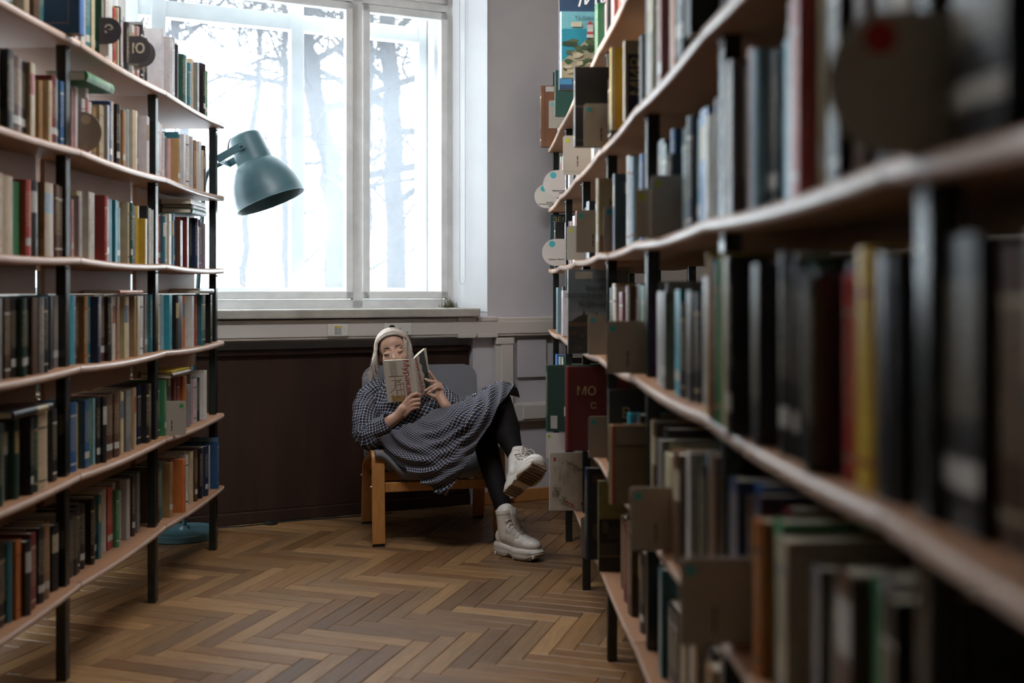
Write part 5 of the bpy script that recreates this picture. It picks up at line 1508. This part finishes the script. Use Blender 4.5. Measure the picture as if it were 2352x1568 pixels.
# under cap
n, m = 30, 44
idx = {}
mb.cur = (0.22, 0.165, 0.12, 1)
vs = []
for i in range(n + 1):
    for j in range(m):
        th = PI * 0.70 * i / n; a = 2 * PI * j / m
        vs.append(H(*scalp(math.sin(th) * math.cos(a), math.sin(th) * math.sin(a), math.cos(th), 0.985)))
fs = []
for i in range(n):
    for j in range(m):
        th = PI * 0.70 * (i + .5) / n; a = 2 * PI * (j + .5) / m
        y = math.sin(th) * math.sin(a); z = math.cos(th)
        if y > 0.25 and z < 0.50: continue
        j2 = (j + 1) % m
        fs.append((i * m + j, (i + 1) * m + j, (i + 1) * m + j2, i * m + j2))
mb.add(vs, fs)
grav_l = HR.transposed() @ Vector((0, 0, -1))
def lock(s, a, layer, length, r, drift=(0, 0, 0), flip=0.0):
    y0 = 1.45 - 2.25 * a; pts = []; th0 = rh.uniform(-3.5, 3.0); cut = rh.uniform(0, 34) * (1 if a < .4 else .3)
    for k in range(9):
        th = math.radians(th0 + (98 - th0 - cut) * k / 8)
        yy = y0 * math.cos(th * 0.80) - 0.16 * (k / 8) * (1 - a) + (0.10 * a * k / 8)
        q = scalp(s * math.sin(th) + 0.14 - 0.02 * k, yy, math.cos(th) + .02, 1.0 + 0.02 + 0.05 * layer + 0.05 * (k / 8))
        pts.append(q)
    q = pts[-1]; steps = 7; d0 = Vector((s * 0.02, -0.02, 0)) 
    for k in range(1, steps + 1):
        f = k / steps
        q = q + (grav_l + Vector(drift) * f + Vector((s * 0.16 * (1 - f), 0, 0)) + Vector((s * flip * f * f, 0.25 * flip * f, 0))) * (length / steps)
        pts.append(q + Vector((rh.gauss(0, .0015), rh.gauss(0, .0015), 0)))
    P = catmull([H(*p) for p in pts], 30)
    rad = [r * (0.55 + 0.45 * min(1, i / 6)) * (1 - 0.75 * max(0, (i - 18) / 11)) for i in range(30)]
    mb.cur = hcol(); mb.tube(P, rad, n=6, cap=False)
for i in range(520):
    a = (i + rh.random()) / 520
    lock(-1, a, rh.random() ** 1.5, rh.uniform(.105, .155) * (1 if rh.random() < .8 else .8), rh.uniform(.0011, .0030), (-0.10 + rh.gauss(0, .10), 0.02 + rh.gauss(0, .10), 0), rh.gauss(-.05, .15))
for i in range(430):
    a = (i + rh.random()) / 430
    lock(1, a, rh.random() ** 1.5, rh.uniform(.07, .13), rh.uniform(.0011, .0030), (-.16 + rh.gauss(0, .06), -0.15 + rh.gauss(0, .08), 0), rh.gauss(0, .1))
def wisp(length, r):
    a = rh.uniform(.25, .9); k0 = rh.uniform(-.02, .05)
    q = scalp(-1, rh.uniform(-.5, .25), -.25 + k0, 1.08); pts = [scalp(-1, .1, .5, 1.05), scalp(-1, 0, .1, 1.07), q]
    lift = rh.uniform(.55, 1.0); st = rh.uniform(.25, .45)
    for k in range(1, 10):
        f = max(0, (k / 9 - st) / (1 - st)); g = min(1, f * 1.5)
        q = q + (grav_l * (1 - .85 * g * lift + .35 * max(0, f - .7)) + Vector((-1, -.1, 0)) * g * lift) * (length / 9)
        pts.append(q.copy())
    mb.cur = hcol(); mb.tube(catmull([H(*p) for p in pts], 34), [r * (1 - .8 * i / 33) for i in range(34)], n=5, cap=False)
for i in range(46): wisp(rh.uniform(.10, .175), rh.uniform(.0010, .0026))
for i in range(90):       # fine flyaway strands
    s = rh.choice((-1, 1)); lock(s, rh.random(), rh.uniform(1, 1.8), rh.uniform(.05, .15), rh.uniform(.0005, .001), (rh.gauss(-.1, .2), rh.gauss(0, .1), 0))
M_hair = attr_mat('ash_blond_hair', 0.42, 0.5)
mb.build('hair', M_hair, person, smooth=True, angle=180)

# checked dress
def check_mat():
    m = bpy.data.materials.new('navy_checked_cotton'); m.use_nodes = True
    nt = m.node_tree; b = nt.nodes['Principled BSDF']; b.inputs['Roughness'].default_value = 0.85; b.inputs['Specular IOR Level'].default_value = 0.2
    uv = nt.nodes.new('ShaderNodeUVMap'); uv.uv_map = 'UVMap'; sx = nt.nodes.new('ShaderNodeSeparateXYZ'); nt.links.new(uv.outputs[0], sx.inputs[0])
    P = 0.0132
    fu = math_(nt, 'DIVIDE', sx.outputs[0], P); fv = math_(nt, 'DIVIDE', sx.outputs[1], P)
    lu = math_(nt, 'LESS_THAN', math_(nt, 'FRACT', fu), 0.23); lv = math_(nt, 'LESS_THAN', math_(nt, 'FRACT', fv), 0.23)
    par = math_(nt, 'MODULO', math_(nt, 'ABSOLUTE', math_(nt, 'ADD', math_(nt, 'FLOOR', fu), math_(nt, 'FLOOR', fv))), 2.0)
    base = nt.nodes.new('ShaderNodeMix'); base.data_type = 'RGBA'
    base.inputs[6].default_value = (0.010, 0.024, 0.055, 1); base.inputs[7].default_value = (0.020, 0.012, 0.012, 1); nt.links.new(par, base.inputs[0])
    s = math_(nt, 'MULTIPLY', math_(nt, 'ADD', lu, lv), 0.5)
    r = nt.nodes.new('ShaderNodeMapRange'); r.inputs[1].default_value = 0; r.inputs[2].default_value = 1; r.inputs[3].default_value = 0; r.inputs[4].default_value = 1
    nt.links.new(s, r.inputs[0])
    pw = math_(nt, 'POWER', r.outputs[0], 2.0)
    mx = nt.nodes.new('ShaderNodeMix'); mx.data_type = 'RGBA'; mx.inputs[7].default_value = (0.60, 0.58, 0.60, 1)
    nt.links.new(pw, mx.inputs[0]); nt.links.new(base.outputs[2], mx.inputs[6]); nt.links.new(mx.outputs[2], b.inputs['Base Color'])
    return m
M_check = check_mat()
def rot2(u, v, a): return (u * math.cos(a) - v * math.sin(a) + 20.0, u * math.sin(a) + v * math.cos(a) + 20.0)
mb = MB()
def wrinkle(u, v, k): return k * (math.sin(31 * v + 7 * u) * 0.5 + math.sin(17 * v - 23 * u + 1.3) * 0.5)
def loft(rings, n, m, ang, wr=0.006, wx=None):
    """rings: (centre, half width, half depth)"""
    C = catmull([r[0] for r in rings], m); A = catmull([(r[1], r[2], 0) for r in rings], m)
    rows = []; uvs = []; L = 0
    prev = None
    for i in range(m):
        if i: L += (C[i] - C[i - 1]).length
        t = (C[min(i + 1, m - 1)] - C[max(i - 1, 0)]).normalized()
        ax = (wx - t * wx.dot(t)).normalized() if wx is not None else None
        if ax is None:
            ax = prev - t * prev.dot(t) if prev is not None else t.orthogonal()
            ax.normalize(); prev = ax
        bx_ = t.cross(ax)
        row = []; ur = []
        for j in range(n):
            w = 2 * PI * j / n
            k = 1 + wrinkle(j / n * 6.28 * 0.3, L * 3, wr / 0.06)
            row.append(C[i] + (ax * math.cos(w) * A[i].x + bx_ * math.sin(w) * A[i].y) * k)
        rm = (A[0].x + A[m // 2].x + A[-1].x + A[0].y + A[m // 2].y + A[-1].y) / 6
        for j in range(n + 1): ur.append(rot2(2 * PI * j / n * rm, L, ang))
        rows.append(row); uvs.append(ur)
    mb.grid(rows, closed=True, uvs=uvs)
loft([(at(900, 872, 5.225), .058, .056), (at(902, 882, 5.215), .100, .080), (at(911, 892, 5.205), .162, .100), (at(917, 905, 5.20), .164, .105), (at(925, 925, 5.17), .176, .122), (at(940, 955, 5.13), .178, .135), (at(952, 985, 5.10), .185, .14), (at(957, 1012, 5.08), .19, .135)],
     72, 60, math.radians(42), 0.004, tx)
loft([(at(884, 892, 5.19), .050, .052), (at(862, 903, 5.165), .062, .062), (at(846, 925, 5.13), .066, .062), (at(840, 960, 5.06), .062, .062), (at(847, 1000, 5.00), .068, .064), (at(868, 990, 4.975), .062, .058), (at(885, 979, 4.962), .056, .052), (at(897, 971, 4.955), .052, .050)],
     48, 60, math.radians(12), 0.006)
loft([(at(978, 897, 5.255), .050, .050), (at(1014, 913, 5.21), .060, .058), (at(1045, 948, 5.13), .060, .058), (at(1060, 980, 5.06), .062, .060), (at(1050, 962, 5.02), .056, .054), (at(1040, 950, 4.995), .052, .05), (at(1032, 941, 4.98), .048, .046)],
     48, 60, math.radians(30), 0.006)
# skirt
ROWS = [
 [(1012, 985, 5.22), (1004, 940, 5.06), (965, 962, 4.945), (925, 980, 4.90), (888, 996, 4.905), (860, 1012, 4.97)],
 [(1078, 955, 5.15), (1064, 920, 4.99), (1025, 962, 4.87), (975, 1002, 4.84), (930, 1025, 4.85), (884, 1030, 4.93)],
 [(1124, 932, 5.08), (1108, 896, 4.93), (1065, 955, 4.79), (1018, 1012, 4.775), (970, 1056, 4.79), (918, 1062, 4.86)],
 [(1160, 908, 5.00), (1147, 877, 4.87), (1106, 940, 4.735), (1058, 1025, 4.72), (1012, 1088, 4.74), (962, 1100, 4.80)],
 [(1194, 912, 4.95), (1182, 887, 4.85), (1150, 930, 4.73), (1108, 1002, 4.70), (1066, 1075, 4.705), (1022, 1142, 4.75)]]
NU, NV = 90, 90
cols = [catmull([at(*p) for p in row], NU) for row in ROWS]
G = [[None] * NU for _ in range(NV)]
for j in range(NU):
    c = catmull([cols[i][j] for i in range(5)], NV)
    for i in range(NV): G[i][j] = c[i]
def fold(P):
    x, y = proj(P); dx, dy = x - 1000, y - 925
    e1, e2 = (dx + dy) * .7071, (dy - dx) * .7071
    r = math.hypot(e1 / 0.75, e2)
    w = smooth01((r - 35) / 60)
    c = 0.5 + 0.5 * math.cos(2 * PI * (r - 147 + 3 * math.sin(e2 / 26.0)) / 31.0)
    b = math.sin(2 * PI * (r * 0.6 + e2 * 0.35) / 21.0)
    m_ = 0.65 + 0.35 * math.sin(e2 / 38.0 + r / 55.0)
    return w * (0.031 * m_ * (c ** 1.5 - 0.40) + 0.003 * b)
D2 = [[None] * NU for _ in range(NV)]
for i in range(NV):
    for j in range(NU):
        du = G[i][min(j + 1, NU - 1)] - G[i][max(j - 1, 0)]; dv = G[min(i + 1, NV - 1)][j] - G[max(i - 1, 0)][j]
        nn = du.cross(dv)
        nn = nn.normalized() if nn.length > 1e-9 else Vector((0, -1, 0))
        if nn.y > 0: nn = -nn
        k = smooth01((j / NU - 0.12) / 0.12)
        D2[i][j] = G[i][j] + nn * fold(G[i][j]) * k
uvs = []
for i in range(NV):
    ur = []; L = 0
    for j in range(NU):
        if j: L += (G[NV // 2][j] - G[NV // 2][j - 1]).length
        V = sum((G[k + 1][NU // 2] - G[k][NU // 2]).length for k in range(i))
        ur.append(rot2(L, V, math.radians(6)))
    uvs.append(ur)
mb.grid(D2, uvs=uvs)
dress = mb.build('dress', M_check, person, smooth=True, angle=180)
sol = dress.modifiers.new('solid', 'SOLIDIFY'); sol.thickness = 0.0022; sol.offset = 0
tag(dress, 'dark navy dress with a white windowpane check')

# boots
def boot(label, M, tread):
    """local: x to the toe, y across, z up from the ground"""
    mb = MB()
    T = lambda x, y, z: M @ Vector((x, y, z))
    R = M.to_3x3()
    def e(x, y, z, rx, ry, rz): mb.ell(T(x, y, z), (rx, ry, rz), R, 24, 14)
    mb.chain([(T(.005, 0, .085), .041), (T(.000, 0, .13), .042), (T(-.004, 0, .185), .044)], 24)
    e(-.012, 0, .075, .046, .036, .045); e(.055, 0, .082, .062, .037, .046); e(.10, 0, .070, .058, .041, .036); e(.145, 0, .064, .050, .043, .031)
    mb.chain([(T(.03, 0, .12), .035), (T(.085, 0, .085), .034)], 20)
    o = remesh(mb, 'boot', M_boot, 0.004, 5, person)
    tag(o, label)
    # collar
    mb = MB(); rows = []
    for z, k in ((.182, 1.0), (.200, 1.04), (.203, 1.0), (.196, .9), (.17, .86)):
        rows.append([T(-.004 + .046 * k * math.cos(2 * PI * j / 28), .0445 * k * math.sin(2 * PI * j / 28), z + .008 * math.cos(2 * PI * j / 28)) for j in range(28)])
    mb.grid(rows, closed=True); q = mb.build('collar', M_boot, o, world=True, smooth=True, angle=180)
    # sole
    out = []
    for k in range(48):
        a = 2 * PI * k / 48; ca_, sa_ = math.cos(a), math.sin(a)
        x = .068 + .132 * (abs(ca_) ** .8) * (1 if ca_ > 0 else -1)
        hwid = .050 + (.006 if ca_ > 0 else -.006); y = hwid * (abs(sa_) ** .75) * (1 if sa_ > 0 else -1) * (1 - .12 * (abs(x - .04) < .03))
        out.append((x, y))
    def zb(x):      # wavy underside between heel and ball
        arch = smooth01(1 - abs(x - .045) / .03); toe = smooth01((x - .13) / .07)
        return .014 * arch + .020 * toe * toe
    rows = []
    for f, k, wv in ((0.0, .93, 0), (0.12, .99, 0), (.40, 1.035, .002), (.55, 1.0, -.001), (.62, 1.03, .002), (.85, .99, 0), (1.0, .90, 0)):
        row = []
        for i, (x, y) in enumerate(out):
            top = .046 + .014 * smooth01((.03 - x) / .06) + .006 * math.sin(x * 55 + 1.0) * (1 if .3 < f < .9 else .3) + .010 * smooth01((x - .12) / .07)
            z = zb(x) + (top - zb(x)) * f
            row.append(T(.068 + (x - .068) * k, y * k, z))
        rows.append(row)
    mb = MB(); mb.grid(rows, closed=True); L = len(mb.v); mb.f.append(tuple(range(L - 48, L))); mb.c.append(None); mb.uv.append(None)
    mb.f.append(tuple(reversed(range(48)))); mb.c.append(None); mb.uv.append(None)
    s = mb.build('sole', M_sole, o, smooth=True, angle=60)
    mb = MB()
    for k in range(13):
        x = -.045 + .0187 * k
        if .03 < x < .06: continue
        w = .040 if x > .05 else .034
        z0 = zb(x + .006)
        mb.hexa([T(x, -w, z0 - .003), T(x + .012, -w, zb(x + .012) - .003), T(x + .012, w, zb(x + .012) - .003), T(x, w, z0 - .003), T(x, -w, z0 + .012), T(x + .012, -w, z0 + .012), T(x + .012, w, z0 + .012), T(x, w, z0 + .012)])
    mb.build('tread', M_tread if tread else M_sole, o, bevel=0.002)
    # tongue, eyelets and laces
    TP = [(.040, .168), (.052, .148), (.066, .129), (.083, .116), (.102, .105)]
    mb = MB(); rows = []
    for x, z in [(.034, .205)] + TP: rows.append([T(x + .004 - .10 * yy * yy * 8, yy, z + .004 - 4.0 * yy * yy) for yy in (-.02, -.012, 0, .012, .02)])
    mb.grid(rows); t = mb.build('tongue', M_boot, o, smooth=True, angle=180); t.modifiers.new('solid', 'SOLIDIFY').thickness = 0.005
    for x, z in TP:
        for s_ in (-1, 1):
            c = T(x - .012, s_ * .030, z - .010); ax = R @ Vector((.45, s_ * .75, .5)).normalized()
            mm = frame_m(c + ax * .004, ax.orthogonal(), ax.cross(ax.orthogonal()))
            mb = MB(); mb.lathe([(.0022, -.002), (.0022, .0014), (.0042, .0014), (.0042, -.002)], 14, mm, close=True); mb.build('eyelet', M_metal, o, smooth=True)
    mb = MB()
    for (x0, z0), (x1, z1) in zip(TP, TP[1:]):
        for s_ in (-1, 1):
            mb.tube(catmull([T(x0 - .010, s_ * .030, z0 - .006), T((x0 + x1) / 2 + .008, 0, (z0 + z1) / 2 + .010), T(x1 - .010, -s_ * .030, z1 - .006)], 9), .0024, n=6)
    x, z = TP[0]
    for s_ in (-1, 1):
        mb.tube(catmull([T(x + .006, 0, z + .010), T(x + .03, s_ * .02, z + .022), T(x + .045, s_ * .034, z - .004), T(x + .03, s_ * .022, z - .018), T(x + .010, s_ * .004, z + .004)], 18), .0022, n=6)
        mb.tube(catmull([T(x + .006, 0, z + .010), T(x + .035, s_ * .012, z - .005), T(x + .055, s_ * .024, z - .045)], 12), .0020, n=6)
    mb.build('laces', M_lace, o, smooth=True)
    return o
boot('off-white boot planted on the parquet', BOOT_R, False)
boot('off-white boot raised in the air, sole turned to the camera', BOOT_L, True)

# ------------------------------------------------------------------ the open book in her hands
TL, TR, BR, BL = at(880, 823, 4.935), at(944, 825, 4.910), at(956, 921, 4.955), at(891, 924, 4.98)
T2, B2 = at(951, 823, 4.913), at(963, 917, 4.958)
TE, BE = at(979, 798, 5.02), at(989, 896, 5.065)
TL = BL + (TR - BR); B2 = BR + (T2 - TR); BE = B2 + (TE - T2)
novel = thing('novel', 'open paperback with red lettering on its pale cover, held up before the face', 'book', (BL + BR) / 2)
M_ncov = mat('pale_novel_cover', (0.50, 0.455, 0.385), 0.5, 0.4, var=0.03, vscale=20)
M_ncov2 = mat('dark_cover_picture', (0.055, 0.06, 0.05), 0.5, 0.4, var=0.3, vscale=40)
M_yel = mat('ochre_label', (0.30, 0.20, 0.075), 0.6, 0.2, var=0.2, vscale=60)
def slab(mbx, q, th):     # quad with thickness towards the back of its face
    n_ = (q[1] - q[0]).cross(q[3] - q[0]).normalized()
    if n_.y > 0: n_ = -n_
    mbx.hexa([p for p in q] + [p - n_ * th for p in q]); return n_
mb = MB(); nL = slab(mb, [TL, TR, BR, BL], .0018); slab(mb, [TR, T2, B2, BR], .0018); nR = slab(mb, [T2, TE, BE, B2], .0018)
mb.build('cover', M_ncov, novel, bevel=0.0006)
def pages(a, b, c, d, nn, th0, th1, bow):     # a,b top edge from fore edge to spine; d,c bottom
    rows = []
    for i in range(13):
        u = i / 12; t = th0 + (th1 - th0) * u + bow * math.sin(PI * u)
        rows.append([a.lerp(b, u) - nn * .002, d.lerp(c, u) - nn * .002, d.lerp(c, u) - nn * (.002 + t), a.lerp(b, u) - nn * (.002 + t)])
    mbx = MB(); mbx.grid(rows, closed=True); L = len(mbx.v)
    for s_ in ((L - 4, L - 3, L - 2, L - 1), (L - 49, L - 50, L - 51, L - 52)): mbx.f.append(s_); mbx.c.append(None); mbx.uv.append(None)
    return mbx.build('pages', M_paper, novel, smooth=True, angle=40)
ins = lambda a, b, k: a.lerp(b, k)
def shr_(a, b, c, d): 
    return ins(a, d, .012), ins(b, c, .012), ins(c, b, .012), ins(d, a, .012)
a, b, c, d = shr_(ins(TL, TR, .03), TR, BR, ins(BL, BR, .03)); pages(a, b, c, d, nL, .014, .006, .006)
a, b, c, d = shr_(ins(TE, T2, .03), T2, B2, ins(BE, B2, .03)); pages(a, b, c, d, nR, .012, .006, .006)
def face_m(o0, right, down_pt, nn):
    x = (right - o0).normalized(); m = frame_m(o0 + nn * .0006, x, nn.cross(x)); return m
invN = xf(novel).inverted()
mL = face_m(BL, BR, TL, nL); mR = face_m(B2, BE, T2, nR)
WL, HL = (BR - BL).length, (TL - BL).length; WR = (BE - B2).length
def ntext(body, size, mt, m, u, v, rot): return text(body, size, mt, novel, invN @ m @ Matrix.Translation((u, v, .0002)) @ Matrix.Rotation(rot, 4, 'Z'))
ntext('Мураками', .0415, M_redi, mL, WL * .80, HL * .50, -PI / 2)
ntext('Мураками', .0400, M_redi, mR, WR * .32, HL * .50, PI / 2)
mb = MB()
def ln(u0, v0, u1, v1, w, m=mL):
    a = Vector((u0, v0, 0)); b = Vector((u1, v1, 0)); d = (b - a).normalized(); n_ = Vector((-d.y, d.x, 0)) * w / 2
    lo = [a - n_, b - n_, b + n_, a + n_]; mb.hexa([m @ p for p in lo] + [m @ (p + Vector((0, 0, .0002))) for p in lo])
for k in range(10): ln(WL * (.24 + .025 * k), HL * .97, WL * (.24 + .025 * k), HL * (.58 + .012 * (k * 7 % 5)), .0007)
mb.build('small_print', M_ink, novel); mb = MB()
for k in range(8): ln(WR * (.10 + .0 * k) + .004 * (k % 3), HL * (.2 + .08 * k), WR * .10 + .004 * (k % 3), HL * (.26 + .08 * k), .0012, mR)
mb.build('spine_print', M_ink, novel)
mb = MB()
for u, v0, v1 in ((.36, .18, .60), (.52, .10, .50), (.63, .10, .48)): ln(WL * u, HL * v0, WL * u, HL * v1, .0026)
for u0, v0, u1, v1 in ((.16, .62, .66, .62), (.2, .52, .62, .53), (.34, .40, .66, .44), (.36, .28, .64, .30), (.12, .22, .36, .36), (.14, .14, .24, .18), (.34, .12, .40, .24), (.36, .47, .52, .50), (.30, .36, .36, .48)):
    ln(WL * u0, HL * v0, WL * u1, HL * v1, .0022)
mb.build('cover_drawing', M_brni, novel)
mb = MB(); lo = [Vector((WL * a_, HL * b_, .0001)) for a_, b_ in ((.17, .02), (.62, .02), (.62, .155), (.17, .155))]; mb.hexa([mL @ p for p in lo] + [mL @ (p + Vector((0, 0, .0002))) for p in lo]); mb.build('cover_label', M_yel, novel)
mb = MB(); zz = [(.62, .0), (.55, .12), (.66, .22), (.58, .34), (.72, .45), (.60, .58), (.66, .70), (.52, .82), (.60, .92), (.56, 1.0)]
poly = [(WR * a_, HL * .985 * b_) for a_, b_ in zz] + [(WR * .985, HL * .985), (WR * .985, .002)]
poly = poly[::1]; mb.prism(poly, 0, .0002, mR); mb.build('cover_picture', M_ncov2, novel)
bpy.context.view_layer.update()
